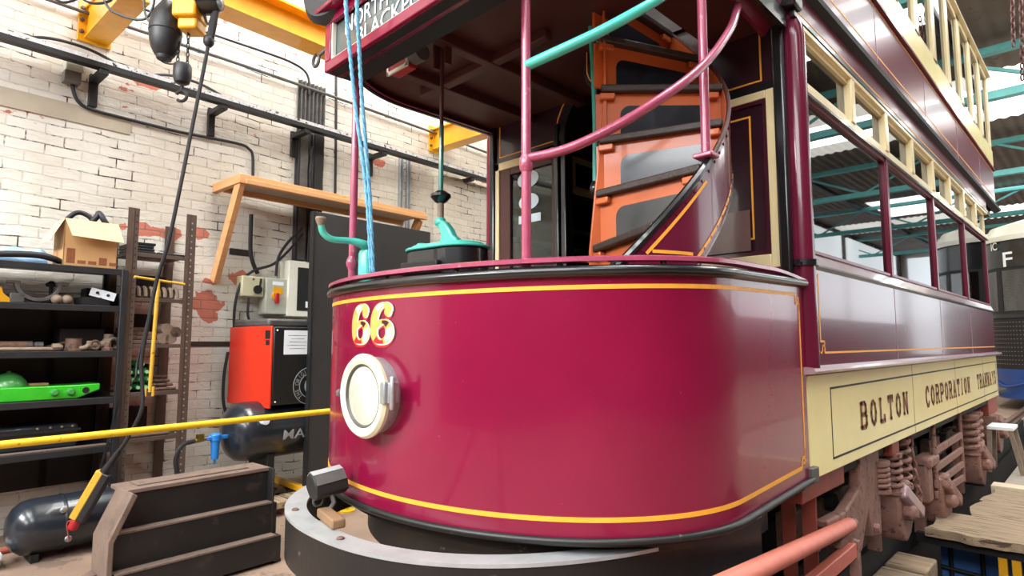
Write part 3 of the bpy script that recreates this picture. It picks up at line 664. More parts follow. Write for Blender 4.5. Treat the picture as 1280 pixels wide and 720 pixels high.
def letter(mb, ch, fn, wd=.17):
    for pl in STK[ch]:
        for a, c in zip(pl, pl[1:]):
            d = Vector((c[0] - a[0], c[1] - a[1])); t = d.normalized(); nn = Vector((-t.y, t.x)) * wd / 2; e = t * wd * .35
            q = [(a[0] - e.x + nn.x, a[1] - e.y + nn.y), (a[0] - e.x - nn.x, a[1] - e.y - nn.y), (c[0] + e.x - nn.x, c[1] + e.y - nn.y), (c[0] + e.x + nn.x, c[1] + e.y + nn.y)]
            mb.add([fn(*p) for p in q], [(0, 1, 2, 3)])
    for x, y in SER[ch]:
        s = .16; y0 = y - .05 if y > .5 else y - .05
        mb.add([fn(x - s, y0), fn(x + s, y0), fn(x + s, y0 + .1), fn(x - s, y0 + .1)], [(0, 1, 2, 3)])
rk = [c for c in tram.children if c.name.startswith('rocker_panel') and max(v.co.x for v in c.data.vertices) > 1][0]
for word, y0, y1 in (('BOLTON', .78, 1.82), ('CORPORATION', 2.36, 4.22), ('TRAMWAYS', 4.66, 5.96)):
    pit = (y1 - y0) / (len(word) - .36); h = .128; z0 = .895
    for i, ch in enumerate(word):
        ya = y0 + pit * i; wd_ = min(.15, pit * .9)
        fn = lambda x, y, dx=0, dy=0, off=.0024: Vector((HW + off, ya + (x + dx) * wd_, z0 + (y + dy) * h))
        b = MB(); letter(b, ch, lambda x, y: fn(x, y, .07, -.05, .0018)); lab(b.build('letter', M_brass, rk), 'ochre shade behind the letter')
        b = MB(); letter(b, ch, lambda x, y: fn(x, y, 0, 0, .0026), .15); b.build('letter', M_redlet, rk)
# corner pillars at the front bulkhead
for sx in (1, -1):
    b = MB(); b.b2((min(.965 * sx, 1.02 * sx), -.045, .73), (max(.965 * sx, 1.02 * sx), .03, 2.93)); b.build('corner_post', M_black, tram, bevel=.012)
    b = MB(); b.lathe((1.045 * sx, .03, 1.235), (0, 0, 1), [(.052, 0), (.052, 1.56), (.045, 1.62), (.02, 1.68)], 18); b.build('corner_column', M_dash if sx < 0 else M_mar, tram)
    b = MB(); b.b2((min(.985 * sx, 1.09 * sx), -.06, 2.925), (max(.985 * sx, 1.09 * sx), .05, 3.1)); b.build('capital_block', M_black, tram, bevel=.012)
MB().cyl((1.05, .03, 1.70), (1.05, .03, 1.727), .062, 16).build('column_bead', M_black, tram)
b = MB(); b.b2((1.0, -.05, .735), (1.075, .03, .80)); b.build('sill_corner_bracket', M_grey, tram, bevel=.004)
# ------------------------------------------------------------------ front bulkhead (y = 0 plane)
def bb(lo, hi): return MB().b2(lo, hi)
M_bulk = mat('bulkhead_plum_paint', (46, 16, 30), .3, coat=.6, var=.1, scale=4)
# left window
fr = MB()
for lo, hi in (((-.985, -.03, 1.70), (-.93, .02, 2.6)), ((-.985, -.03, 2.545), (-.42, .02, 2.6))): fr.b2(lo, hi)
bw = fr.build('bulkhead_window', M_ivory, tram, bevel=.004)
fr = MB()
for lo, hi in (((-.93, -.02, 1.70), (-.83, .01, 2.545)), ((-.83, -.02, 2.50), (-.45, .01, 2.545)), ((-.45, -.02, 1.70), (-.42, .01, 2.545)), ((-.93, -.025, 1.66), (-.42, .02, 1.72))): fr.b2(lo, hi)
fr.build('window_frame', M_soff, bw, bevel=.004)
bb((-.84, -.006, 1.71), (-.44, -.002, 2.51)).build('pane', M_glassC, bw)
M_stick = mat('pale_blue_sticker', (214, 230, 240), .5, var=.03)
for u, v, rr in ((660, 224, .068), (661, 252, .064)):
    P = ony(u, v, -.008); MB().prism([(rr * 1.42 * math.cos(g), rr * .86 * math.sin(g)) for g in [2 * PI * k / 32 for k in range(32)]], P, (1, 0, 0), (0, 0, 1), (0, -.0015, 0)).build('round_sticker', M_stick, bw)
P = ony(662, 273, -.008); MB().box(P, (.2, .002, .055)).build('strip_sticker', M_stick, bw)
bb((-.985, -.03, .74), (-.42, .02, 1.68)).build('bulkhead_lower_panel', M_mar, tram)
MB().tube([(-.95, -.055, 1.785), (-.44, -.055, 1.80)], .013, 8).build('bulkhead_grab_rail', M_black, tram)
# door jambs and arch
for x in (-.395, -.335, .37): bb((x - .022, -.045, .74), (x + .022, .03, 2.74)).build('door_jamb', M_black, tram, bevel=.008)
ac, ar = (-.0, 2.62), .345
b = MB(); o = [(-.985, 2.6), (-.985, 3.0), (.98, 3.0), (.98, 2.6)]; arch = [(ac[0] + ar * math.cos(a), ac[1] + ar * .95 * math.sin(a)) for a in [PI * k / 24 for k in range(25)]]
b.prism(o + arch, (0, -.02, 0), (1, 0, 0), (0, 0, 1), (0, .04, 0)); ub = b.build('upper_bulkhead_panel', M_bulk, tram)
b = MB(); pts = [Vector((ac[0] + (ar + .0) * math.cos(a), -.028, ac[1] + ar * .95 * math.sin(a))) for a in [PI * k / 24 for k in range(25)]]
b.sweep(pts, [(-.02, -.018), (.02, -.018), (.02, .018), (-.02, .018)], up=(0, 1, 0)); b.build('door_arch_moulding', M_black, ub)
def gline(mb, pts, y=-.0225, wd=.012):
    for a, c in zip(pts, pts[1:]):
        a = Vector((a[0], y, a[1])); c = Vector((c[0], y, c[1])); mb.bar(a, c, .002, wd, up=(1, 0, 0) if abs(a.x - c.x) < abs(a.z - c.z) else (0, 0, 1))
b = MB(); b2pts = [(-.93, 2.98), (-.93, 2.64), (-.405, 2.64)] + [(ac[0] + .415 * math.cos(a), 2.66 + .36 * math.sin(a)) for a in [PI - .1 - .22 * k for k in range(5)]]
def gstrip(mb, pts, wd=.012, y0=-.0215):           # flat lining on the bulkhead, mitred
    n = len(pts); L = []; Rr = []
    for i, p in enumerate(pts):
        t = Vector((0, 0))
        if i > 0: t += Vector((p[0] - pts[i - 1][0], p[1] - pts[i - 1][1])).normalized()
        if i < n - 1: t += Vector((pts[i + 1][0] - p[0], pts[i + 1][1] - p[1])).normalized()
        t.normalize(); nn = Vector((-t.y, t.x)) * wd / 2
        L.append((p[0] + nn.x, p[1] + nn.y)); Rr.append((p[0] - nn.x, p[1] - nn.y))
    vs = []
    for a, c in zip(L, Rr): vs += [(a[0], y0, a[1]), (c[0], y0, c[1]), (a[0], y0 + .001, a[1]), (c[0], y0 + .001, c[1])]
    fs = []
    for i in range(n - 1):
        k = 4 * i; fs += [(k, k + 1, k + 5, k + 4), (k + 2, k + 6, k + 7, k + 3), (k, k + 4, k + 6, k + 2), (k + 1, k + 3, k + 7, k + 5)]
    mb.add(vs, fs)
gstrip(b, b2pts, .010); b.build('gold_lining', M_gold, ub); b = MB()
gstrip(b, [(.42, 2.66), (.42, 2.62), (.905, 2.62), (.905, 2.96), (.955, 2.96), (.955, 3.0)], .012)
b.build('gold_lining', M_gold, ub)
bb((.39, -.03, 2.565), (.985, .02, 2.60)).build('bulkhead_black_bead', M_black, tram, bevel=.004)
# right-hand panel behind the stairs
fr = MB()
for lo, hi in (((.925, -.03, 1.70), (.975, .02, 2.565)), ((.39, -.03, 2.525), (.925, .02, 2.565)), ((.39, -.03, 1.70), (.925, .02, 1.765)), ((.39, -.03, 1.765), (.43, .02, 2.525))): fr.b2(lo, hi)
rp = fr.build('stair_back_panel', M_ivory, tram, bevel=.004)
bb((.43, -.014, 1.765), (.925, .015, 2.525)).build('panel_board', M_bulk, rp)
fr = MB()
for lo, hi in (((.43, -.024, 1.765), (.45, -.014, 2.525)), ((.905, -.024, 1.765), (.925, -.014, 2.525)), ((.45, -.024, 2.505), (.905, -.014, 2.525)), ((.45, -.024, 1.765), (.905, -.014, 1.785))): fr.b2(lo, hi)
fr.build('panel_frame', M_marD, rp)
b = MB(); gstrip(b, [(.50, 1.85), (.50, 2.455), (.84, 2.455), (.84, 1.85), (.50, 1.85)], .013, -.0165); b.build('gold_lining', M_gold, rp)
M_perspex = mat('brown_tinted_perspex', (112, 82, 80), .25, coat=.5, var=.15, scale=8)
bb((.55, -.034, 1.79), (.83, -.029, 1.99)).build('perspex_sheet', M_perspex, rp)
bb((.39, -.03, .74), (.975, .02, 1.70)).build('bulkhead_lower_panel', M_mar, tram)
# ------------------------------------------------------------------ canopy over the platform
CZ = 2.86
cp = [p for p in dashpath(1.04, .80, -.76, -.02, 1.03, 50)]
def inset(q): return [(x * q, -.0 + (y) * q) for x, y in cp]
out = [(x, y) for x, y in cp if True]
hole = [(.24, -.02), (.24, -.62), (.62, -.62), (.62, -.02)]
b = MB(); b.prism([p for p in out[::-1]] + [], (0, 0, CZ), (1, 0, 0), (0, 1, 0), (0, 0, .03)) if 0 else None
# plate with a stairwell: two prisms either side of the opening and one in front
def clip(poly, f):                                 # keep f(p) >= 0 (Sutherland-Hodgman)
    o = []
    for i, p in enumerate(poly):
        q = poly[(i + 1) % len(poly)]; a, c = f(p), f(q)
        if a >= 0: o.append(p)
        if (a >= 0) != (c >= 0): t = a / (a - c); o.append((p[0] + (q[0] - p[0]) * t, p[1] + (q[1] - p[1]) * t))
    return o
full = out
b = MB()
for pl in (clip(full, lambda p: .24 - p[0]), clip(clip(full, lambda p: p[0] - .24), lambda p: -.62 - p[1]), clip(clip(full, lambda p: p[0] - .66), lambda p: p[1] + .62)):
    b.prism(pl, (0, 0, CZ), (1, 0, 0), (0, 1, 0), (0, 0, .04))
can = b.build('canopy_soffit', M_soff, tram, smooth=False)
b = MB()
for x in (-.62, -.2): b.b2((x - .03, -1.42, CZ - .055), (x + .03, -.02, CZ))
for y in (-1.3, -.78): b.b2((-.8, y - .028, CZ - .05), (.9 if y < -1 else .2, y + .028, CZ))
b.build('soffit_bearer', M_soff, can, bevel=.006)
CA = Arc([(x, y) for x, y in dashpath(1.05, .81, -.76, -.02, 1.04)])
b = MB(); b.shell(lambda u, v, k: CA.at(CA.lo + (CA.hi - CA.lo) * u, -.02 * k) + Vector((0, 0, CZ - .03 + .08 * v)), 110, 1); b.build('canopy_fascia', M_black, tram)
CB = Arc([(x, y) for x, y in dashpath(1.1, .93, -.76, -.02, 1.04)])
b = MB(); b.shell(lambda u, v, k: CB.at(CB.lo + (CB.hi - CB.lo) * u, -.02 * k - .10 * (1 - min(1, v * 5)) ** 2) + Vector((0, 0, 2.825 + 1.0 * v)), 110, 15); b.build('balcony_dash', M_pur, tram)
b = MB(); b.prism([(x * .97, y * .97) for x, y in cp], (0, 0, 4.84), (1, 0, 0), (0, 1, 0), (0, 0, .03)); b.build('balcony_roof', M_soff, tram, smooth=False)
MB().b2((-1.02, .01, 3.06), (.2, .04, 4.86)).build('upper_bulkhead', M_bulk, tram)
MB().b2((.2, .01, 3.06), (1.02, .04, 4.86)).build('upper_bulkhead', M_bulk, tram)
for a in (60, 90, 125):
    P = CA.at(0, 0) * 0 + Vector((1.03 * math.cos(R(a)), -.76 - .8 * math.sin(R(a)), 3.8)); MB().cyl(P, P + Vector((0, 0, 1.05)), .02, 8).build('balcony_post', M_pink, tram)
# red lamp box and its drum under the canopy
P = Vector((-.335, -1.25, 2.665))
sl = bb(P + Vector((-.075, -.03, -.0)), P + Vector((.075, .03, .085))).build('stop_lamp_box', M_reds, tram, bevel=.006)
b = MB(); b.b2(P + Vector((-.084, -.036, -.004)), P + Vector((.084, -.026, .012))); b.b2(P + Vector((-.086, -.036, -.004)), P + Vector((-.072, -.026, .088))); b.b2(P + Vector((.072, -.036, -.004)), P + Vector((.086, -.026, .088))); b.build('white_edging', M_boxw, sl)
b = MB(); b.cyl(P + Vector((.09, 0, .05)), P + Vector((.16, 0, .05)), .042, 16); b.build('lamp_drum', M_grey, sl)
bb(P + Vector((-.03, -.02, .08)), P + Vector((.03, .02, .16))).build('lamp_bracket', M_soff, sl)
q = ony(748, 40, -.42); cx_ = Vector((.707, .707, 0))
b = MB(); b.prism([(-.075, 3.0), (-.075, 2.74), (-.06, 2.70), (-.02, 2.66), (.07, 2.65), (.07, 3.0)], (q.x, q.y, 0), cx_, (0, 0, 1), (-.02, .02, 0)); swp = b.build('stairwell_panel', M_blackM, tram)
b = MB(); b.prism([(-.066, 2.87), (-.066, 2.745), (-.053, 2.709), (-.017, 2.671), (-.013, 2.677), (-.048, 2.714), (-.06, 2.747), (-.06, 2.87)], (q.x + .002, q.y - .002, 0), cx_, (0, 0, 1), (-.001, .001, 0)); b.build('gold_lining', M_gold, swp)
q = atd(414, -6, 2.70); b = MB(); b.lathe(q, (.3, -1, 0), [(.02, -.08), (.09, -.06), (.135, -.02), (.145, .02), (.12, .05), (.02, .06)], 28); b.build('black_drum', M_blackM, tram)
# ------------------------------------------------------------------ destination box
Y0, Y1 = -1.63, -1.555; X0, X1 = -.372, .66; Z0, Z1 = 2.545, 2.80
fr = MB(); fr.b2((X0, Y1 - .02, Z0), (X1, Y1, Z1 + .1)); fr.b2((X0, Y0 + .01, Z0), (X0 + .014, Y1, Z1)); fr.b2((X1 - .014, Y0 + .01, Z0), (X1, Y1, Z1)); fr.b2((X0, Y0 + .01, Z1 - .014), (X1, Y1, Z1))
db = fr.build('destination_box', M_mar, tram, bevel=.003)
gx0, gx1, gz0, gz1 = X0 + .05, X1 - .05, Z0 + .045, Z1 - .04
fr = MB(); fr.b2((X0, Y0 - .012, Z0), (X1, Y0 + .01, gz0)); fr.b2((X0, Y0 - .012, gz1), (X1, Y0 + .01, Z1)); fr.b2((X0, Y0 - .012, gz0), (gx0, Y0 + .01, gz1)); fr.b2((gx1, Y0 - .012, gz0), (X1, Y0 + .01, gz1))
fr.build('sign_frame', M_dash, db, bevel=.004)
fr = MB(); fr.b2((gx0, Y0 - .006, gz0), (gx0 + .008, Y0 + .012, gz1)); fr.b2((gx0, Y0 - .006, gz0), (gx1, Y0 + .012, gz0 + .005)); fr.build('glass_bead', M_boxw, db)
bb((gx0, Y0 + .014, gz0), (gx1, Y0 + .02, gz1)).build('destination_blind', M_signglass, db)
b = MB(); b.b2((X0 - .035, Y0 - .06, Z1), (X1 + .035, Y1, Z1 + .022)); b.build('rain_strip', M_dash, db, bevel=.006)
bb((X0 + .004, Y0 + .01, Z0 + .001), (X1 - .004, Y1 + .09, Z0 + .016)).build('underside_shade', M_blackM, db)  # black sheet puts the shade under the maroon box into colour
for x in (X0 + .02, X1 - .02): bb((x - .02, Y1, Z0 + .012), (x + .02, Y1 + .09, CZ - .035)).build('box_bracket', M_blackM, db)
def textmesh(s, size, off=0):
    cu = bpy.data.curves.new('t', 'FONT'); cu.body = s; cu.size = size; cu.offset = off; cu.resolution_u = 3
    o = bpy.data.objects.new('t', cu); C.objects.link(o); dg = bpy.context.evaluated_depsgraph_get(); me = bpy.data.meshes.new_from_object(o.evaluated_get(dg))
    bm = bmesh.new(); bm.from_mesh(me); bmesh.ops.triangulate(bm, faces=bm.faces); bm.to_mesh(me); bm.free()
    vs = [tuple(v.co) for v in me.vertices]; fs = [tuple(p.vertices) for p in me.polygons]
    bpy.data.objects.remove(o); bpy.data.meshes.remove(me); return vs, fs
def text(s, fn, h, name, m, parent, width=None, off=0):
    vs, fs = textmesh(s, 1, off); x0 = min(v[0] for v in vs); x1 = max(v[0] for v in vs); y1 = .70
    sx = (width / (x1 - x0)) if width else h / y1
    b = MB(); b.add([fn((v[0] - x0) * sx, v[1] / y1 * h) for v in vs], fs); return b.build(name, m, parent, smooth=False)
text('NORTH', lambda x, z: (-.235 + x, Y0 + .011, gz0 + .090 + z), .074, 'sign_lettering', M_white, db, .33, .006)
text('BLACKPOOL', lambda x, z: (-.135 + x, Y0 + .011, gz0 + .006 + z), .072, 'sign_lettering', M_white, db, .60, .006)
b = MB(); b.tube(sm([(X0 - .0, Y0 + .07, 2.735), (X0 - .12, Y0 + .07, 2.735), (X0 - .21, Y0 + .07, 2.73)], 4), .008, 8)
b.ring((X0 - .245, Y0 + .07, 2.715), (0, 1, 0), .03, .008, 18, 6, .4, 5.4); b.build('cord_hook', M_grey, db)
# ------------------------------------------------------------------ staircase
SCX = Vector((.35, -.75, 0)); SR = .66
def zn(th): return 1.775 + .2425 * (th + 25) / 21
def cyl_at(th, r, z): return Vector((SCX.x + r * math.cos(R(th)), SCX.y + r * math.sin(R(th)), z))
NW = Vector((.45, -.745, 0))
st = bb((0, 0, 0), (.01, .01, .01))
b = MB(); b.shell(lambda u, v, k: cyl_at(-82 + 182 * u, SR - .012 * k, zn(-82 + 182 * u) - .31 + .31 * v), 90, 4); stair = b.build('staircase', M_mar, tram)
b = MB(); b.shell(lambda u, v, k: cyl_at(-82 + 182 * u, SR - .013 - .004 * k, zn(-82 + 182 * u) - .31 + .31 * v), 90, 3); b.build('stringer_inner_face', M_orange, stair)
b = MB(); b.tube([cyl_at(-82 + 182 * i / 90, SR - .004, zn(-82 + 182 * i / 90) + .008) for i in range(40)], .016, 8); b.build('stringer_top_bar', M_black, stair)
b = MB(); b.tube([cyl_at(-82 + 182 * i / 90, SR - .004, zn(-82 + 182 * i / 90) + .004) for i in range(39, 91)], .010, 8); b.build('stringer_upper_edge', M_soff, stair)
b = MB(); b.tube([cyl_at(-82 + 182 * i / 90, SR - .004, zn(-82 + 182 * i / 90) - .31) for i in range(91)], .009, 8); b.build('stringer_lower_edge', M_marD, stair)
def slin(mb, pts, wd=.012):
    L = []
    n = len(pts); vs = []
    for i, (th, z) in enumerate(pts):
        a = pts[max(0, i - 1)]; c = pts[min(n - 1, i + 1)]; t = Vector(((c[0] - a[0]) * SR * PI / 180, c[1] - a[1])).normalized(); nn = Vector((-t.y, t.x)) * wd / 2; k = 180 / PI / SR
        vs += [cyl_at(th + nn.x * k, SR + .002, z + nn.y), cyl_at(th - nn.x * k, SR + .002, z - nn.y)]
    mb.add(vs, [(2 * i, 2 * i + 1, 2 * i + 3, 2 * i + 2) for i in range(n - 1)])
b = MB()
slin(b, [(-31 + 1.4 * i, zn(-31 + 1.4 * i) - .05) for i in range(19)]); slin(b, [(-29 + 1.4 * i, 1.665) for i in range(12)]); slin(b, [(-13 + 1.0 * i, zn(-13 + 1.0 * i) - .275) for i in range(31)])
b.build('gold_lining', M_gold, stair)
b = MB()
for i in range(46):
    th = -80 + 4 * i
    for e in (.03, .28):
        P = cyl_at(th, SR, zn(th) - e); d = (P - SCX); d.z = 0; b.lathe(P, d, [(.006, 0), (.005, .004)], 6)
b.build('stringer_rivet', M_mar, stair)
b = MB(); d = Vector((.707, .707, 0)); b.prism([(-.06, .75), (.05, .75), (.05, 2.3), (.046, 2.86), (.036, 2.86), (.036, 2.475), (.0175, 2.29), (-.037, 1.753)], NW + Vector((.0106, -.0106, 0)), d, (0, 0, 1), Vector((-.0212, .0212, 0))); b.build('newel_board', M_orange, stair, bevel=.004)
M_risers = M_orange
for n in range(-3, 6):
    th = -25 + 21 * n; z = 1.775 + .2425 * n
    if z > 3.0: break
    A = NW.copy(); B = cyl_at(th, SR - .018, 0); B2 = cyl_at(th + 21, SR - .018, 0)
    dirv = (B - A).normalized(); nor = Vector((dirv.y, -dirv.x, 0))          # faces the climber
    A0 = A + dirv * .02
    tr = MB(); lo = z - .034
    pl = [A0 + nor * .035, B + nor * .035, B2, A0 + Vector((-.01, .03, 0))]
    tr.prism([(p.x, p.y) for p in pl], (0, 0, lo), (1, 0, 0), (0, 1, 0), (0, 0, .034)); tr.build('stair_tread', M_tread, stair, bevel=.008)
    rz0, rz1 = z - .2425, lo
    ri = MB(); ri.prism([(0, rz0), ((B - A).length, rz0), ((B - A).length, rz1), (0, rz1)], A, dirv, (0, 0, 1), nor * -.014); r_ = ri.build('stair_riser', M_orange, stair)
    L_ = (B - A).length; x0, x1, y0, y1 = .11, L_ - .055, rz0 + .012, rz1 - .055; rad = .045
    pts = []
    for cx_, cy_, a0 in ((x1 - rad, y1 - rad, 0), (x0 + rad, y1 - rad, 90)):
        pts += [(cx_ + rad * math.cos(R(a0 + 15 * k)), cy_ + rad * math.sin(R(a0 + 15 * k))) for k in range(7)]
    pts += [(x0, y0), (x1, y0)]
    iz = MB(); iz.prism(pts, A + nor * .0025, dirv, (0, 0, 1), nor * -.002); iz.build('riser_inset', M_inset, r_)
    bk = MB()
    for q in (.05, L_ - .05): bk.box(A + dirv * q + nor * .014 + Vector((0, 0, lo - .018)), (.07, .03, .03), math.atan2(dirv.y, dirv.x))
    bk.build_each('tread_bracket', M_orange, r_, bevel=.006)
# stringer end cap that carries the stair pole
Pq = cyl_at(-4, SR - .01, zn(-4) + .03); bb(Pq + Vector((-.038, -.035, -.009)), Pq + Vector((.038, .035, .009))).build('pole_foot_plate', M_pink, stair, bevel=.005)
# ------------------------------------------------------------------ poles and rails on the platform
P1 = Vector((-.335, -1.50, 0)); P2 = Vector((.63, -1.39, 0))
def pole(P, z0, z1, nm='platform_pole', m=M_pink, r=.017): return MB().tube([(P.x, P.y, z0), (P.x, P.y, z1)], r, 12).build(nm, m, tram)
a = pole(P1, 1.55, 2.83); MB().lathe(P1 + Vector((0, 0, 1.70)), (0, 0, 1), [(.018, -.03), (.026, -.012), (.028, 0), (.026, .012), (.018, .03)], 12).build('pole_joint', M_pink, a)
a = pole(P2, 1.5, 2.86); MB().lathe(P2 + Vector((0, 0, 1.97)), (0, 0, 1), [(.018, -.03), (.024, -.015), (.024, .015), (.018, .03)], 12).build('pole_joint', M_pink, a)
pole(Vector((Pq.x, Pq.y, 0)), Pq.z, 3.0, 'stair_pole', M_pink, .018)
def cylpt(u, v, r, far=False):
    d = ray(u, v); o = CAM - SCX; A = d.x ** 2 + d.y ** 2; Bq = 2 * (o.x * d.x + o.y * d.y); Cq = o.x ** 2 + o.y ** 2 - r * r
    D = Bq * Bq - 4 * A * Cq; D = math.sqrt(max(0, D)); t = (-Bq + (D if far else -D)) / (2 * A); return CAM + d * t
hr = [cylpt(u, v, .70) for u, v in ((660, 198), (700, 189), (742, 172), (790, 146), (835, 117), (868, 92), (893, 66))] + [cylpt(914, 34, .70), cylpt(921, 12, .70)]
hr[0] = Vector((P2.x, P2.y, hr[0].z))
hr.append(hr[-1] + Vector((-.02, .06, .05)))
b = MB(); b.tube(sm(hr, 6), .017, 10); b.build('stair_hand_rail', M_pink, tram)
hr = [Vector((P2.x, P2.y, 1.35 + 353 / 750 * 2.07))] + [cylpt(u, v, .70) for u, v in ((700, 63), (745, 42), (790, 18), (824, -2), (850, -22))]
b = MB(); b.tube(sm(hr, 6), [.012] + [.019] * 30, 10) if 0 else b.tube(sm(hr, 6), .019, 10); b.build('upper_stair_rail', M_teal, tram)
pa = ony(736, 0, -.66); pb = ony(743, 125, -.64); pc = ony(744, 230, -.63)
b = MB(); b.tube(sm([pa + Vector((0, 0, .03)), pb, pc], 6), .012, 8); tp = b.build('bell_pipe', M_teal, tram)
b = MB(); b.lathe(pc, (0, 0, -1), [(.008, -.02), (.02, 0), (.026, .02), (.022, .045), (.008, .06)], 12); b.build('pipe_knob', M_black, tp)
# ------------------------------------------------------------------ controller
KC = Vector((-.20, -1.07, 0)); KA = R(8)
def stad(w, d, n=10): return [(-w / 2 + d / 2 + d / 2 * math.cos(a), d / 2 * math.sin(a)) for a in [PI / 2 + PI * k / n for k in range(n + 1)]] + [(w / 2 - d / 2 + d / 2 * math.cos(a), d / 2 * math.sin(a)) for a in [-PI / 2 + PI * k / n for k in range(n + 1)]]
kx = Vector((math.cos(KA), math.sin(KA), 0)); ky = Vector((-math.sin(KA), math.cos(KA), 0))
b = MB(); b.prism(stad(.44, .25), KC + Vector((0, 0, .74)), kx, ky, (0, 0, 1.045)); con = b.build('controller', M_black, tram, bevel=.006)
b = MB(); b.prism(stad(.46, .27), KC + Vector((0, 0, 1.785)), kx, ky, (0, 0, .016)); b.prism(stad(.40, .21), KC + Vector((0, 0, 1.801)), kx, ky, (0, 0, .014)); b.lathe(KC - kx * .13 - ky * .04 + Vector((0, 0, 1.815)), (0, 0, 1), [(.03, 0), (.03, .012), (.02, .016)], 12); b.build('controller_lid', M_teal, con, bevel=.006)
b = MB(); b.prism([(-.075, 0), (.085, 0), (.075, .03), (.05, .045), (.03, .08), (.0, .115), (-.03, .13), (-.07, .13), (-.07, .105), (-.045, .095), (-.025, .05), (-.04, .02)], KC + Vector((0, 0, 1.812)) - ky * -.022, kx, (0, 0, 1), ky * -.044); b.lathe(KC - kx * .047 + Vector((0, 0, 1.915)), (0, 0, 1), [(.026, 0), (.03, .012), (.026, .035), (.018, .04)], 14); b.build('lever_pedestal', M_teal, con, bevel=.012, seg=3)
KR = KC - kx * .047
b = MB(); b.lathe(KR, (0, 0, 1), [(.016, 1.94), (.016, 2.03)], 12); b.build('spindle', M_stone, con)
b = MB(); b.lathe(KR, (0, 0, 1), [(.014, 2.025), (.03, 2.035), (.05, 2.058), (.05, 2.07), (.03, 2.085), (.014, 2.092)], 20); b.build('black_hand_knob', M_black, con)
b = MB(); b.tube([KR + Vector((0, 0, 2.08)), KR + Vector((0, 0, 2.42))], .012, 8); b.build('teal_rod', M_tealD, con)
b = MB(); b.tube([KR + Vector((0, 0, 2.42)), KR + Vector((0, 0, 2.84))], .010, 8); b.b2(KR + Vector((-.05, -.02, 2.72)), KR + Vector((-.035, .02, 2.86))); b.b2(KR + Vector((.035, -.02, 2.72)), KR + Vector((.05, .02, 2.86))); b.build_each('brown_rod', M_soff, con)
b = MB(); q0 = KC - ky * .13 - kx * .16; b.bar(q0 + Vector((0, 0, 1.695)), q0 + kx * .24 + Vector((0, 0, 1.695)), .05, .06); b.build('controller_side_box', M_blackM, con, bevel=.006)
b = MB()
for i in range(5): b.lathe(KC - ky * .126 + kx * (-.05 + .05 * i) + Vector((0, 0, 1.635)), -ky, [(.008, 0), (.006, .006)], 6)
b.build_each('controller_screw', M_steel, con)
# hand brake
HB = atd(458, 342, 2.62); HB = Vector((HB.x, HB.y, 0))
b = MB(); b.cyl(HB + Vector((0, 0, .74)), HB + Vector((0, 0, 1.62)), .028, 12); bs = b.build('brake_column', M_redox, tram)
b = MB(); b.lathe(HB, (0, 0, 1), [(.036, 1.60), (.036, 1.735), (.03, 1.75)], 14); b.build('brake_collar', M_teal, bs)
l1 = atd(452, 305, 2.6); l2 = atd(437, 301, 2.57); l3 = atd(415, 299, 2.52); l4 = atd(404, 291, 2.5); l5 = atd(401, 279, 2.49)
b = MB(); b.tube(sm([HB + Vector((0, 0, 1.72)), HB + Vector((0, 0, 1.765)), l1, l2, l3, l4, l5], 5), [.03] * 6 + [.026] * 5 + [.019] * 6 + [.014] * 20, 10) if 0 else b.tube(sm([HB + Vector((0, 0, 1.70)), HB + Vector((0, 0, 1.76)), l1, l2, l3, l4, l5], 5), [.03 - .016 * min(1, i / 16) for i in range(31)], 10); b.build('brake_crank_handle', M_teal, bs)
b = MB(); b.lathe(l5 + Vector((0, 0, -.01)), (0, 0, 1), [(.012, 0), (.018, .012), (.024, .028), (.02, .036)], 12); b.build('handle_grip', M_stone, bs)
# trolley rope, two falls tied off behind the dash
def ropefall(us):
    b = MB(); pts = sm([ony(us[0][0], -60, -1.73)] + [ony(u, v, -1.725 + .235 * max(0, v) / 338) for u, v in us], 12); n = len(pts)
    for ph in (0, 2 * PI / 3, 4 * PI / 3):
        q = []
        for i in range(n - 1):
            for s in range(4):
                t = s / 4; P = pts[i].lerp(pts[i + 1], t); g = ph + (i + t) * 1.1; q.append(P + Vector((.0042 * math.cos(g), .0042 * math.sin(g), 0)))
        b.tube(q, .0046, 6)
    return b
t = thing('trolley_rope', 'blue twisted rope in two falls hanging before the destination sign', 'rope', (-.2, -1.6, 1.5))
ropefall(((432, 0), (437, 60), (444, 130), (458, 240), (464, 342))).build('rope_fall', M_rope, t)
ropefall(((446, 0), (449, 60), (453, 130), (462, 240), (467, 342))).build('rope_fall', M_rope, t)
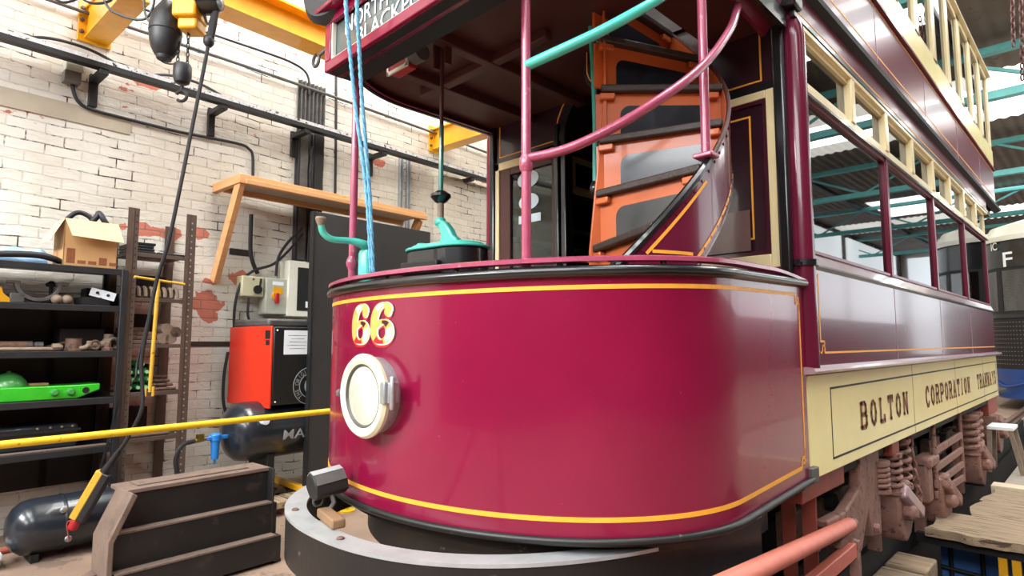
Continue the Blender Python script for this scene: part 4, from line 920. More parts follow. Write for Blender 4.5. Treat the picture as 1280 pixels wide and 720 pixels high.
# ------------------------------------------------------------------ running gear under the right-hand side
def tp(name, mb, m, bevel=.006, parent=tram): return mb.build(name, m, parent, bevel=bevel)
TX = .92
sole = MB().b2((.86, .02, .62), (1.0, .62, .738)); tp('sole_bar_end', sole, M_redox)
MB().b2((.70, .0, .66), (.98, 6.0, .74)).build('sole_bar', M_dark_under, tram)
for sx in (-1, 1):
    for y in (.95, 2.25, 4.2, 5.4):
        b = MB(); r = .36 if y in (.95, 5.4) else .32
        b.lathe((sx * .665, y, r + .09), (sx, 0, 0), [(r + .0, 0), (r + .0, .025), (r, .03), (r, .10), (r - .06, .11), (.12, .08), (.1, .12)], 36); wh = b.build('wheel', M_rust if 0 else M_dark_under, tram)
for y in (.95, 2.25, 4.2, 5.4): MB().cyl((-.85, y, .43), (.85, y, .43), .05, 10).build('axle', M_dark_under, tram)
def axlebox(y, z, s=1.0, x=TX):
    b = MB(); prof = [(-.15, .17), (.15, .17), (.185, .02), (.17, -.08), (.10, -.165), (.0, -.195), (-.09, -.165), (-.14, -.08), (-.155, .02)]
    b.prism([(p[0] * s, p[1] * s) for p in prof], (x - .06, y, z), (0, 1, 0), (0, 0, 1), (.17 * s, 0, 0)); ab = b.build('axle_box', M_brown, tram, bevel=.02, seg=3)
    b = MB(); b.bar((x + .115 * s, y - .13 * s, z + .15 * s), (x + .15 * s, y + .14 * s, z - .03 * s), .09 * s, .07 * s, up=(1, 0, 0)); b.build('box_lid', M_lilac if s == 1 else M_brown, ab, bevel=.02, seg=3)
    b = MB(); b.lathe((x + .11 * s, y - .04 * s, z + .0), (1, -.2, .1), [(.05 * s, 0), (.05 * s, .05 * s), (.03 * s, .07 * s)], 10); b.b2((x - .08, y - .19 * s, z - .24 * s), (x + .0, y - .15 * s, z + .22 * s)); b.build('lid_latch', M_brown, ab, bevel=.006)
    return ab
def spring(P, z0, z1, r, n, wire, parent=None, m=M_brown):
    b = MB(); b.tube([Vector(P) + Vector((r * math.cos(2 * PI * i / 14), r * math.sin(2 * PI * i / 14), z0 + (z1 - z0) * i / (14 * n))) for i in range(14 * n + 1)], wire, 8); b.cyl(Vector(P) + Vector((0, 0, z0 - .02)), Vector(P) + Vector((0, 0, z0)), r + wire, 14); b.cyl(Vector(P) + Vector((0, 0, z1)), Vector(P) + Vector((0, 0, z1 + .02)), r + wire, 14)
    return b.build('coil_spring', m, tram)
def chain(mb, p, q, link=.035, wire=.006, sag=0):
    p = Vector(p); q = Vector(q); n = max(2, int((q - p).length / (link * 1.25)))
    for i in range(n):
        a = p.lerp(q, i / n); b2 = p.lerp(q, (i + 1) / n); sg = lambda t: Vector((0, 0, -sag * 4 * t * (1 - t)))
        a = a + sg(i / n); b2 = b2 + sg((i + 1) / n); m = (a + b2) / 2; t = (b2 - a).normalized(); x = t.orthogonal().normalized(); y = t.cross(x)
        if i % 2: x = y
        L = (b2 - a).length * .5 + wire
        ring = [m + t * (L * math.cos(g)) + x * (link * .42 * math.sin(g)) for g in [2 * PI * k / 10 for k in range(10)]]
        mb.tube(ring, wire, 5, closed=True)
    return mb
# front axle guard: pedestal casting with curved foot
P = [onx(u, v, .99) for u, v in ((1074, 552), (1098, 548), (1103, 668), (1091, 672), (1086, 640), (1078, 690), (1050, 687), (1052, 677), (1062, 667), (1036, 662), (1034, 652), (1057, 640), (1075, 612))]
b = MB(); b.prism([(p.y, p.z) for p in P], (.93, 0, 0), (0, 1, 0), (0, 0, 1), (.06, 0, 0)); ped = b.build('axle_guard', M_brown, tram, bevel=.012, seg=3)
b = MB()
for u, v in ((1064, 655), (1066, 679), (1096, 660)):
    q = onx(u, v, 1.0); b.lathe((.975, q.y, q.z), (1, 0, 0), [(.028, 0), (.028, .03), (.018, .04)], 6)
b.build_each('guard_bolt', M_brown, ped)
q = onx(1120, 636, .97); axlebox(q.y, q.z)
for (u0, v0), (u1, v1), x, r in (((1099, 611), (1098, 579), .98, .05), ((1117, 613), (1114, 570), .99, .045), ((1109, 612), (1107, 580), .90, .035), ((1128, 606), (1124, 552), .97, .05)):
    a = onx(u0, v0, x); c = onx(u1, v1, x); spring((x, a.y, 0), a.z, c.z, r, 5, .014)
q = onx(1108, 556, .97); b = MB(); b.b2((.88, q.y - .09, q.z - .06), (1.02, q.y + .1, .738)); tp('spring_cap', b, M_redox, .015)
b = MB(); a = onx(1136, 545, 1.0); c = onx(1150, 622, 1.02); chain(b, a, c, .05, .008, .05); d = onx(1160, 600, 1.0); chain(b, c, onx(1139, 650, .98), .045, .008); tp('brake_chain', b, M_brown, 0)
# track brake rigging and lifeguard frames
for u0, v0, u1, v1, x in ((985, 625, 990, 725, .80), (1010, 606, 1016, 725, .92)):
    a = onx(u0, v0, x); c = onx(u1, v1, x); b = MB(); b.bar((x, a.y, .738), (x, a.y, .06), .07, .014, up=(0, 1, 0)); tp('lifeguard_hanger', b, M_redox, .003)
a = onx(1062, 656, 1.0); c = atd(925, 722, 1.95); c2 = a.lerp(c, 1.4)
b = MB(); b.tube([a, c2], .036, 16); lg = tp('lifeguard_tube', b, M_salmon, 0)
b = MB(); e = (c2 - a).normalized(); b.tube([a - e * .09, a + e * .005], .026, 12); b.build('tube_stub', M_brown, lg)
b = MB(); q0 = onx(1034, 690, .98); y0 = q0.y
a1 = onx(1066, 686, 1.0); a0 = atd(1005, 738, 2.72); b.bar(a1, a0, .045, .075); lb_ = tp('lifeguard_bracket', b, M_salmon, .005)
b = MB(); b.b2((a1.x - .02, a1.y - .01, a1.z - .22), (a1.x + .03, a1.y + .03, a1.z + .045)); b.build('bracket_end', M_brown, lb_, bevel=.004)
b = MB(); b.b2((.62, a1.y - .0, a1.z - .03), (a1.x - .02, a1.y + .02, a1.z + .05)); b.build('bracket_rail', M_brown, lb_, bevel=.004)
b = MB(); q = onx(1047, 656, .95); b.b2((.92, q.y - .03, a1.z), (.96, q.y + .04, q.z)); b.build('bracket_strap', M_brown, lb_, bevel=.004)
b = MB(); b.b2((.3, -.62, .28), (.92, -.58, .36)); b.b2((.3, -.5, .12), (.92, -.46, .2)); b.b2((.5, -.62, .12), (.54, -.46, .36)); tp('lifeguard_rail', b, M_redox, .004)
b = MB(); q = onx(1021, 694, .97)
b.lathe((q.x - .0, q.y, q.z + .02), (0, 0, 1), [(.014, 0), (.02, .012), (.016, .028), (.006, .034)], 10); tp('ball_stud', b, M_steel, 0)
# slatted guard frame between the bogies
G = [onx(u, v, 1.0) for u, v in ((1166, 532), (1171, 610), (1199, 515), (1203, 596))]
gy0, gy1 = G[0].y, G[2].y
b = MB(); b.tube([(1.0, gy0, .74), (1.0, gy0, G[1].z)], .016, 8); gd = tp('side_guard', b, M_brown, 0); b = MB(); b.tube([(1.0, gy1, .74), (1.0, gy1, G[3].z - .05)], .016, 8); b.build('guard_upright', M_brown, gd)
for v0, v1 in ((564, 543), (586, 562), (606, 581), (620, 599)):
    a = onx(1169, v0, 1.0); c = onx(1202, v1, 1.0); MB().bar((1.0, gy0 - .03, a.z), (1.0, gy1 + .03, c.z), .022, .055, up=(0, 0, 1)).build('guard_slat', M_brown, gd, bevel=.004)
q = onx(1172, 622, .97); axlebox(q.y, q.z, 1.05); q = onx(1156, 585, .97)
b = MB(); b.b2((.9, q.y - .06, q.z - .25), (1.0, q.y + .1, q.z + .05)); b.b2((.9, q.y - .06, q.z), (1.02, q.y + .28, q.z + .08)); tp('axle_guard', b, M_brown, .02)
q = onx(1216, 578, .97); axlebox(q.y, q.z, 1.15)
for (u0, v0), (u1, v1), x in (((1212, 565), (1211, 520), .97), ((1217, 560), (1216, 516), .95), ((1207, 568), (1206, 525), .93)):
    a = onx(u0, v0, x); c = onx(u1, v1, x); spring((x, a.y, 0), a.z, c.z, .075, 5, .022)
q = onx(1238, 540, .97); axlebox(q.y, q.z, 1.2)
b = MB(); q = onx(1238, 512, .97); b.b2((.85, q.y - .3, q.z - .05), (.99, q.y + .4, .738)); tp('spring_plank', b, M_redox, .01)
b = MB(); b.b2((-.5, .7, .25), (.5, 5.7, .62)); b.build('underframe_gear', M_dark_under, tram, bevel=.03)
for s in (-1, 1): MB().b2((min(s * .72, s * .8), .4, .28), (max(s * .72, s * .8), 2.9, .46)).build('bogie_frame', M_rust, tram, bevel=.01)
for s in (-1, 1): MB().b2((min(s * .72, s * .8), 3.7, .28), (max(s * .72, s * .8), 6.0, .46)).build('bogie_frame', M_rust, tram, bevel=.01)
# things resting on the bumper
FP = atd(409, 603, 2.36)
t = thing('floodlight', 'small black floodlight perched on the left of the bumper', 'floodlight', FP + Vector((0, 0, -.09)))
ax_ = Vector((.10, 1, .12)).normalized(); px_ = Vector((1, -.10, 0)).normalized(); pz_ = px_.cross(ax_)
def prf(b, pts, y0, y1): return b.prism(pts, FP + ax_ * y0, px_, pz_, ax_ * (y1 - y0))
b = MB(); prf(b, [(-.058, -.012), (-.045, .03), (-.012, .05), (.024, .042), (.052, .008), (.056, -.03), (.02, -.052), (-.03, -.045)], -.065, .065); b.build('lamp_body', M_blackM, t, bevel=.005)
b = MB(); prf(b, [(-.056, -.004), (-.044, .035), (-.012, .054), (.022, .046), (.022, .043), (-.012, .051), (-.042, .033), (-.053, -.004)], -.06, .06); lab(b.build('top_facet_tone', M_bumptop, t), 'pale grey tone on the top facets')  # thin sheet tones the upper facets pale over the black body
b = MB(); prf(b, [(.025, .042), (.053, .01), (.056, .012), (.027, .046)], -.06, .06); lab(b.build('side_facet_tone', M_grey, t), 'mid grey tone on the side facet')  # thin sheet tones the next facet mid grey
lowp = Vector((FP.x + .045, FP.y - .02, .684))
b = MB(); b.tube([FP + px_ * .03 - pz_ * .03, FP + px_ * .05 - pz_ * .07, lowp + Vector((0, 0, .01))], .010, 8); b.lathe(lowp, (0, 0, 1), [(.03, 0), (.03, .012), (.02, .025)], 12); b.build('lamp_bracket', M_grey, t)
b = MB(); b.ring(FP - px_ * .03 - pz_ * .07 + ax_ * -.03, px_, .02, .005, 16, 6); b.build('bracket_ring', M_grey, t)
M_wedge = mat('old_wedge_wood', (138, 108, 78), .75, var=.15, scale=12)
b = MB(); b.bar((-.16, -1.70, .700), (.03, -1.738, .700), .05, .034); tag(b.build('wooden_wedge', M_wedge, bevel=.006), 'short wooden wedge lying on the bumper below the floodlight', 'wedge')
# ================================================================== ALONG THE BRICK WALL
WM = lambda: MB(fr=lambda s, o, z: wl(s, o, z))
def S(u, v, off): return onw(u, v, off)            # (s, z)
# ---- cable tray on brackets
t = thing('cable_tray', 'long dark cable tray on angle brackets running along the white brick wall', 'cable tray', wl(2, 0, 3.3))
ztr = S(200, 101, .3)[1]
b = WM(); b.b2((-3.2, .285, ztr - .032), (9, .30, ztr + .008)); b.b2((-3.2, .14, ztr + .0), (9, .285, ztr + .012)); b.build('angle_rail', M_shelf, t)
M_perf = mat('perforated_galvanised', (222, 226, 230), .5, metal=.0, var=.2, scale=30, wear=(40, 42, 46), wamt=.56, wscale=24, stretch=(1, 1, 1))
b = WM(); b.b2((-3.2, .12, ztr + .012), (9, .29, ztr + .02)); b.b2((-3.2, .29, ztr + .0085), (9, .298, ztr + .042)); b.build('perforated_tray', M_perf, t)
for u in (112, 262, 366, 462, 572):
    s = S(u, 170, 0)[0]; b = WM(); b.b2((s - .03, 0, ztr - .26), (s + .03, .035, ztr)); b.b2((s - .03, 0, ztr - .075), (s + .03, .29, ztr - .03)); b.build('tray_bracket', M_shelf, t, bevel=.004)
for (u, v) in ((20, 42), (180, 92)):
    s = S(u, v, .25)[0]; b = WM(); b.tube(sm([(s, .22, ztr + .03), (s + .2, .23, ztr + .1), (s + .45, .22, ztr + .11), (s + .7, .24, ztr + .03)], 5), .012, 6); b.build('tray_cable', M_cable, t)
def walltube(pts, r, off, nm, label, cat, m=M_cable, grp=None, n=8, k=5):
    q = [S(u, v, off if not isinstance(off, (list, tuple)) else off[i]) for i, (u, v) in enumerate(pts)]
    b = WM(); b.tube(sm([(a, off if not isinstance(off, (list, tuple)) else off[i], z) for i, (a, z) in enumerate(q)], k), r, n)
    return tag(b.build(nm, m), label, cat, grp)
walltube(((20, -15), (120, 20), (240, 60), (400, 115), (545, 167), (620, 195)), .016, .05, 'conduit', 'long straight grey conduit sloping across the upper brick wall above the cable tray', 'conduit', M_grey)
walltube(((130, -8), (240, 34), (330, 65), (362, 77), (380, 88), (386, 100), (386, 118)), .012, .05, 'conduit', 'shorter black conduit bending down into the ribbed grey panel', 'conduit')
walltube(((420, 84), (420, 150), (419, 240), (418, 262)), .014, .04, 'conduit', 'vertical black conduit on the wall right of the ribbed grey panel', 'conduit')
walltube(((91, 92), (91, 110), (98, 127), (115, 137), (160, 149), (225, 165), (295, 179), (311, 186), (316, 196), (316, 226)), .014, .03, 'cable', 'black cable from the pale junction box curving down to the wooden shelf', 'cable')
walltube(((314, 268), (313, 310), (316, 328), (322, 342)), .02, .06, 'cable', 'thick black cable dropping from under the shelf to the cream switch box', 'cable')
walltube(((378, 292), (362, 312), (342, 330), (318, 338), (302, 352), (294, 380), (293, 412), (300, 415)), .013, .10, 'cable', 'thin black cable looping left around the cream switch box', 'cable')
walltube(((378, 285), (360, 303), (348, 322), (345, 345)), .014, .13, 'cable', 'black cable feeding the top of the grey isolator box', 'cable')
walltube(((311, 372), (310, 395), (318, 406), (338, 406)), .012, .12, 'cable', 'short black cable hanging below the cream switch box', 'cable')
walltube(((285, 440), (280, 470), (279, 500), (283, 518)), .014, .14, 'hose', 'black hose hanging beside the red compressor end panel', 'hose')
# junction box
M_boxd = mat('gland_grey', (112, 110, 106), .6, var=.1)
s, z = S(92, 84, .06)
t = thing('junction_box', 'pale junction box on the wall just under the cable tray', 'junction box', wl(s, 0, z - .1))
b = WM(); b.b2((s - .055, 0, z - .04), (s + .055, .1, z + .06)); b.build('box_cover', M_boxg, t, bevel=.006)
b = WM(); b.b2((s - .06, 0, z - .13), (s + .05, .09, z - .042)); b.build('gland_box', M_boxd, t, bevel=.006)
# ribbed panel and ducts
s0, zt = S(373, 98, .04); s1, _ = S(407, 105, .04); zb_ = S(380, 172, .04)[1]
b = WM(); b.shell(lambda u, v, k: wl(0, 0, 0) * 0 + Vector((s0 + (s1 - s0) * u, .03 + .018 * math.cos(u * 2 * PI * 7) - .01 * k, zb_ - .3 + (zt - zb_ + .3) * v)), 84, 1)
tag(b.build('ribbed_panel', M_grey), 'ribbed grey sheet fixed vertically behind the cable tray', 'panel')
for i, (ua, ub, la) in enumerate(((373, 387, 'left dark vertical cable duct under the cable tray'), (391, 405, 'right dark vertical cable duct under the cable tray'))):
    sa, sb = S(ua, 200, .08)[0], S(ub, 200, .08)[0]; zt2 = S(385, 165, .08)[1]
    t = thing('cable_duct', la, 'cable duct', wl(sa, 0, 1.6), 'cable ducts behind the wooden shelf')
    b = WM(); b.b2((sa, .006, 2.17), (sb, .075, zt2)); b.build('duct_body', M_shelf, t, bevel=.006)
    b = WM(); b.b2((sa + .02, .075, 2.17), (sb - .02, .082, zt2)); b.build('duct_lid', M_grey if i == 0 else M_blackM, t)
b = WM(); sa = S(389, 200, .08)[0]
for k in range(3): b.tube(sm([(sa - .01 + .012 * k, .06 + .01 * k, 3.35), (sa + .01 - .014 * k, .09, 3.1), (sa, .07, 2.9), (sa + .012 * k, .08, 2.6), (sa, .07, 2.17)], 5), .009, 6)
tag(b.build('cable_bundle', M_cable), 'bundle of black cables running down between the two dark ducts', 'cables')
for i, u in enumerate((503, 512)):
    s, zt2 = S(u, 197, .04); b = WM(); b.b2((s - .025, 0, 2.3), (s + .025, .012, zt2)); b.b2((s - .025, 0, 2.3), (s - .018, .04, zt2)); b.b2((s + .018, 0, 2.3), (s + .025, .04, zt2))
    tag(b.build('strut_channel', M_galv, bevel=.002), ['left of the two galvanised strut channels on the wall near the shelf end', 'right of the two galvanised strut channels on the wall near the shelf end'][i], 'strut', 'galvanised struts')
# ---- wooden shelf
sL = S(300, 222, .5)[0]; sR = S(530, 268, .5)[0]; zS = S(300, 222, .5)[1]
t = thing('wooden_shelf', 'long pine wall shelf on raking timber braces above the compressor', 'shelf', wl((sL + sR) / 2, 0, zS - .1))
b = WM(); b.b2((sL, .105, zS - .015), (sR, .5, zS + .012)); lab(b.build('shelf_board', M_ply, t), 'grey plywood board')
b = WM(); b.b2((sL - .02, .49, zS - .05), (sR, .535, zS + .03)); b.build('front_batten', M_wood, t, bevel=.004)
b = WM(); b.b2((sL + .03, .535, zS - .055), (sR - .0, .56, zS - .012)); b.build('lower_batten', M_wood, t, bevel=.004)
b = WM(); b.b2((sL - .02, 0, zS - .05), (sL + .03, .49, zS + .03)); b.build('end_batten', M_wood, t, bevel=.004)
b = WM(); b.b2((sL + .03, .105, zS - .06), (sR, .15, zS - .015)); b.build('wall_batten', M_wood, t, bevel=.004)
zb1 = S(268, 352, .03)[1]
b = WM(); b.bar((sL + .0, .47, zS - .0), (sL + .0, .03, zb1), .05, .1, up=(1, 0, 0)) if 0 else b.bar((sL + .02, .475, zS - .02), (sL + .02, .035, zb1), .1, .05, up=(1, 0, 0)); b.build('brace', M_wood, t, bevel=.004)
b = WM(); b.bar((sR - .05, .475, zS - .05), (sR - .05, .035, zb1 + .1), .1, .05, up=(1, 0, 0)); b.build('brace', M_wood, t, bevel=.004)
# ---- switch boxes
def wbox(u0, v0, u1, v1, off, dep):
    um = (u0 + u1) / 2; vm = (v0 + v1) / 2; s0 = S(u0, vm, off + dep)[0]; s1 = S(u1, vm, off + dep)[0]; z1 = S(um, v0, off + dep)[1]; z0 = S(um, v1, off + dep)[1]
    return s0, s1, z0, z1
OFB = .02
s0, s1, z0, z1 = wbox(303, 345, 331, 371, OFB, .13)
t = thing('switch_box', 'cream switch box with a black rotary handle on the wall', 'switch box', wl(s0, OFB, z0))
b = WM(); b.b2((s0, OFB, z0), (s1, OFB + .12, z1)); b.build('box_body', M_box, t, bevel=.012)
b = WM(); b.cyl(((s0 + s1) / 2 + .04, OFB + .12, z0 + .07), ((s0 + s1) / 2 + .04, OFB + .14, z0 + .07), .04, 16); b.bar(((s0 + s1) / 2 + .05, OFB + .145, z0 + .07), ((s0 + s1) / 2 + .06, OFB + .145, z0 + .17), .02, .012); b.build('rotary_handle', M_blackM, t)
b = WM(); b.cyl(((s0 + s1) / 2 - .0, OFB + .12, z1 - .03), ((s0 + s1) / 2, OFB + .125, z1 - .03), .01, 8); b.build('cover_screw', M_rust, t)
s0, s1, z0, z1 = wbox(333, 348, 362, 393, OFB, .16)
t = thing('isolator_box', 'grey isolator box with red switch and yellow label between two other boxes', 'isolator', wl(s0, OFB, z0))
b = WM(); b.b2((s0, OFB, z0), (s1, OFB + .15, z1)); b.build('box_body', M_boxg, t, bevel=.008)
c = (s0 + s1) / 2
b = WM(); b.b2((c - .045, OFB + .15, z1 - .15), (c + .045, OFB + .153, z1 - .08)); b.build('warning_label', M_yel, t)
b = WM(); b.b2((c - .055, OFB + .15, z1 - .065), (c + .055, OFB + .1525, z1 - .03)); b.build('paper_label', M_paper, t)
b = WM(); b.cyl((c - .02, OFB + .15, z0 + .17), (c - .02, OFB + .165, z0 + .17), .04, 16); b.build('switch_plate', M_yel, t)
b = WM(); b.b2((c - .04, OFB + .165, z0 + .10), (c + .0, OFB + .19, z0 + .2)); b.build('red_switch', M_reds, t, bevel=.008)
s0, s1, z0, z1 = wbox(362, 327, 402, 396, OFB, .2)
t = thing('meter_box', 'white framed meter box with a dark window beside the charcoal board', 'meter box', wl(s0, OFB, z0))
b = WM(); b.b2((s0, OFB, z0), (s1, OFB + .18, z1)); b.build('box_body', M_boxw, t, bevel=.006)
b = WM(); b.b2((s0 + .09, OFB + .18, z0 + .06), (s1 - .03, OFB + .184, z1 - .06)); w_ = b.build('dark_window', M_blackM, t)
text('5', lambda x, z: wl(s0 + .215 + x, OFB + .187, z1 - .16 + z), .06, 'lettering', M_white, w_)
b = WM(); b.b2((s0 + .18, OFB + .184, z0 + .09), (s0 + .24, OFB + .187, z0 + .15)); b.build('white_label', M_paper, w_)
# ---- charcoal board
OB = .95
s0 = S(389, 420, OB)[0]; zt = S(394, 264, OB)[1]
t = thing('charcoal_board', 'tall charcoal board standing upright behind the tram front', 'board', wl(s0 + .8, OB, 0))
b = WM(); b.b2((s0, OB - .03, .01), (S(538, 300, OB)[0], OB + .0, zt)); b.build('board_sheet', M_board, t, bevel=.003)
b = WM(); b.b2((s0 - .012, OB - .05, .0), (s0, OB + .01, zt)); b.b2((s0 + .1, OB - .3, 0), (s0 + .16, OB - .03, .06)); b.build_each('board_edge', M_blackM, t)
# ================================================================== compressor
oc0 = .16
sc = S(286, 450, oc0)[0]
oc1 = oc0
for k in range(200):
    oc1 += .005
    if S(338, 450, oc1)[0] <= sc: break
zc1 = S(338, 408, oc1)[1]; zc0 = S(336, 508, oc1)[1]
sc1 = sc + .8
t = thing('air_compressor', 'red and black air compressor cabinet on a black horizontal tank', 'compressor', wl(sc + .4, (oc0 + oc1) / 2, .12))
b = WM(); b.b2((sc + .02, oc0, zc0), (sc1, oc1, zc1 - .0)); cab = b.build('cabinet', M_cabk, t, bevel=.012)
b = WM(); b.b2((sc, oc0 - .0, zc0 - .02), (sc + .018, oc1 - .005, zc1 + .005)); b.build('end_panel', M_red, t, bevel=.005)
b = WM(); b.b2((sc + .03, oc0 + .0, zc1), (sc1 - .1, oc1 - .12, zc1 + .07)); b.build('top_cowl', M_grey, t, bevel=.02)
b = WM()
for q, zz in ((.03, .03), (.03, -.03), (.5, .03), (.5, -.03)): b.lathe((sc + .02 + q, oc1, (zc1 - .03) if zz > 0 else zc0 + .03), (0, 1, 0), [(.008, 0), (.006, .004)], 8)
b.build_each('panel_screw', M_white, t)
sp0 = S(355, 427, oc1 + .002)[0]; sp1 = S(388, 427, oc1 + .002)[0]; zp1 = S(370, 413, oc1)[1]; zp0 = S(370, 443, oc1)[1]
b = WM(); b.b2((sp0, oc1 + .001, zp0), (sp1, oc1 + .003, zp1)); nt_ = b.build('notice_sheet', M_paper, t)
for i in range(5):
    b = WM(); zz = zp1 - .045 - .027 * i; wdt = (.7, .5, .62, .74, .55)[i] * (sp1 - sp0); c = (sp0 + sp1) / 2; x = c - wdt / 2
    while x < c + wdt / 2 - .01: q = random.uniform(.012, .03); b.b2((x, oc1 + .003, zz), (x + q + .009, oc1 + .0035, zz + .003 + .003 * random.random())); x += q + .008
    b.build('printed_line', M_ink, nt_)
sl, zl = S(388, 482, oc1 + .002)
b = WM(); b.ring((sl, oc1 + .002, zl), (0, 1, 0), .155, .003, 40, 4); b.ring((sl, oc1 + .002, zl), (0, 1, 0), .10, .003, 36, 4); lg_ = b.build('round_logo', M_logo, cab)
def ringtext(s_, r, a0, h, parent):
    for i, ch in enumerate(s_):
        if ch == ' ': continue
        a = a0 - i * .235; vs, fs = textmesh(ch, 1); ca, sa_ = math.cos(a), math.sin(a)
        x0 = (min(v[0] for v in vs) + max(v[0] for v in vs)) / 2; b = MB(); pts = []
        for v in vs:
            x = (v[0] - x0) * h * 1.1; y = v[1] / .7 * h; X = (r + y) * ca + x * sa_; Z = (r + y) * sa_ - x * ca; pts.append(wl(sl + X, oc1 + .0035, zl + Z))
        b.add(pts, fs); b.build('logo_letter', M_logo, parent, smooth=False)
ringtext('THE ORIGINAL', .108, PI + .75, .036, cab)
b = WM(); b.lathe((sl + .03, oc1 + .001, zl), (0, 1, 0), [(.085, 0), (.085, .002)], 28); b.build('logo_disc', M_logo, cab)
b = WM(); b.lathe((sl + .0, oc1 + .003, zl), (0, 1, 0), [(.03, 0), (.03, .001)], 16)
for a in range(5): b.bar((sl + .02, oc1 + .0035, zl), (sl + .02 + .08 * math.cos(a * 1.257), oc1 + .0035, zl + .08 * math.sin(a * 1.257)), .012, .001)
b.build('logo_mark', M_cabk, cab)
b = WM(); b.b2((sc - .002, oc1 - .1, zc1 - .1), (sc, oc1 - .02, zc1 - .03)); b.b2((sc - .002, oc1 - .09, zc1 - .15), (sc, oc1 - .03, zc1 - .11)); b.build('warning_marks', M_blackM, t)
# receiver tank
zt0 = S(305, 508, oc1 - .06)[1]; rT = .235; oT = oc1 - .22; zT = zt0 - rT + .02
sT = S(274, 545, oT)[0] + .05
b = WM(); b.lathe((sT, oT, zT), (1, 0, 0), [(.02, -.02), (.12, 0), (.19, .035), (.225, .08), (rT, .14), (rT, .95), (.19, 1.05), (.02, 1.09)], 36); tk = b.build('receiver_tank', M_tank, t)
b = WM(); b.b2((sc + .02, oT - .2, zT + rT - .03), (sc1, oT + .2, zc0)); b.build('tank_saddle', M_blackM, t)
sM = S(354, 545, oT + rT)[0]
def cyltext(x, z):                                 # lettering wraps round the tank
    a = (z - .0) / rT; return wl(sM + x, oT + (rT + .007) * math.cos(a), zT + (rT + .007) * math.sin(a))
zrel = S(365, 548, oT + rT)[1] - zT
text('MAS', lambda x, z: cyltext(x, zrel + z), .075, 'tank_lettering', M_logo, tk, .25, .012)
b = WM(); P = S(330, 526, oT + rT)
b.lathe((P[0], oT + rT * .9, P[1]), (0, 1, 0), [(.03, 0), (.03, .06), (.025, .065)], 16); b.build('pressure_gauge', M_paper, t)
b = WM()
for s_ in (sT + .3, sT + .9): b.b2((s_ - .03, oT - .16, .12), (s_ + .03, oT + .16, zT - rT + .05))
b.build_each('tank_foot', M_blackM, t, bevel=.004)
# filter, valve and hose
s, z = S(269, 557, oT + .05)
t = thing('air_filter', 'blue air filter bowl with a brass valve in front of the brick wall', 'air filter', wl(s, oT + .05, z - .13))
b = WM(); b.lathe((s, oT + .05, z - .1), (0, 0, 1), [(.006, -.04), (.010, -.005), (.026, 0), (.032, .12), (.034, .135)], 16); b.build('filter_bowl', M_blue, t)
b = WM(); b.lathe((s, oT + .05, z + .035), (0, 0, 1), [(.04, 0), (.04, .05), (.024, .06)], 16); b.b2((s - .07, oT + .03, z + .045), (s + .09, oT + .07, z + .075)); b.build('filter_head', M_blue, t, bevel=.006)
b = WM(); b.cyl((s - .07, oT + .05, z + .06), (s - .16, oT + .05, z + .05), .016, 10); b.b2((s - .14, oT + .035, z + .06), (s - .09, oT + .065, z + .1)); b.build('brass_valve', M_brass, t)
b = WM(); b.tube(sm([(s - .15, oT + .05, z + .055), (s - .24, oT + .05, z + .03), (s - .28, oT + .05, z - .08), (s - .24, oT + .06, z - .25), (s - .2, oT + .06, z - .42)], 6), .017, 8); b.build('air_hose', M_rub, t)
# compressor skid and yellow trolley
t = thing('plank_skid', 'pale timber plank skid under the compressor', 'plank', wl(sc + .5, oT, 0))
b = WM(); b.b2((sc - .1, oT + .12, .06), (sc1 + .1, oT + .36, .11)); b.b2((sc - .1, oT - .36, .06), (sc1 + .1, oT - .1, .11)); b.build_each('plank', M_timber, t, bevel=.004)
b = WM()
for q in (sc + .1, sc1): b.b2((q, oT - .36, 0), (q + .08, oT + .36, .06))
b.build_each('cross_bearer', M_timber, t)
pa = onz(342, 598, .14); pb = onz(392, 616, .14)
t = thing('yellow_trolley_frame', 'low yellow steel trolley frame on a black castor beside the tram bumper', 'trolley', Vector((pa.x, pa.y, 0)))
b = MB(); b.bar(pa, pa.lerp(pb, 1.5), .05, .05); b.build('frame_bar', M_yel, t, bevel=.005)
b = MB(); e = (pb - pa).normalized(); c = pa + e * .06; b.lathe((c.x, c.y, .052), (e.y, -e.x, 0), [(.02, -.02), (.05, -.016), (.05, .016), (.02, .02)], 18); b.build('castor_wheel', M_rub, t)
b = MB(); b.b2((c.x - .025, c.y - .025, .05), (c.x - .018, c.y + .025, .12)); b.b2((c.x + .018, c.y - .025, .05), (c.x + .025, c.y + .025, .12)); b.b2((c.x - .03, c.y - .03, .11), (c.x + .03, c.y + .03, .117)); b.build('castor_fork', M_grey, t)
c2_ = pa.lerp(pb, 1.45)
b = MB(); b.b2((c2_.x - .03, c2_.y - .03, 0), (c2_.x + .03, c2_.y + .03, .12)); b.build('frame_foot', M_yel, t)
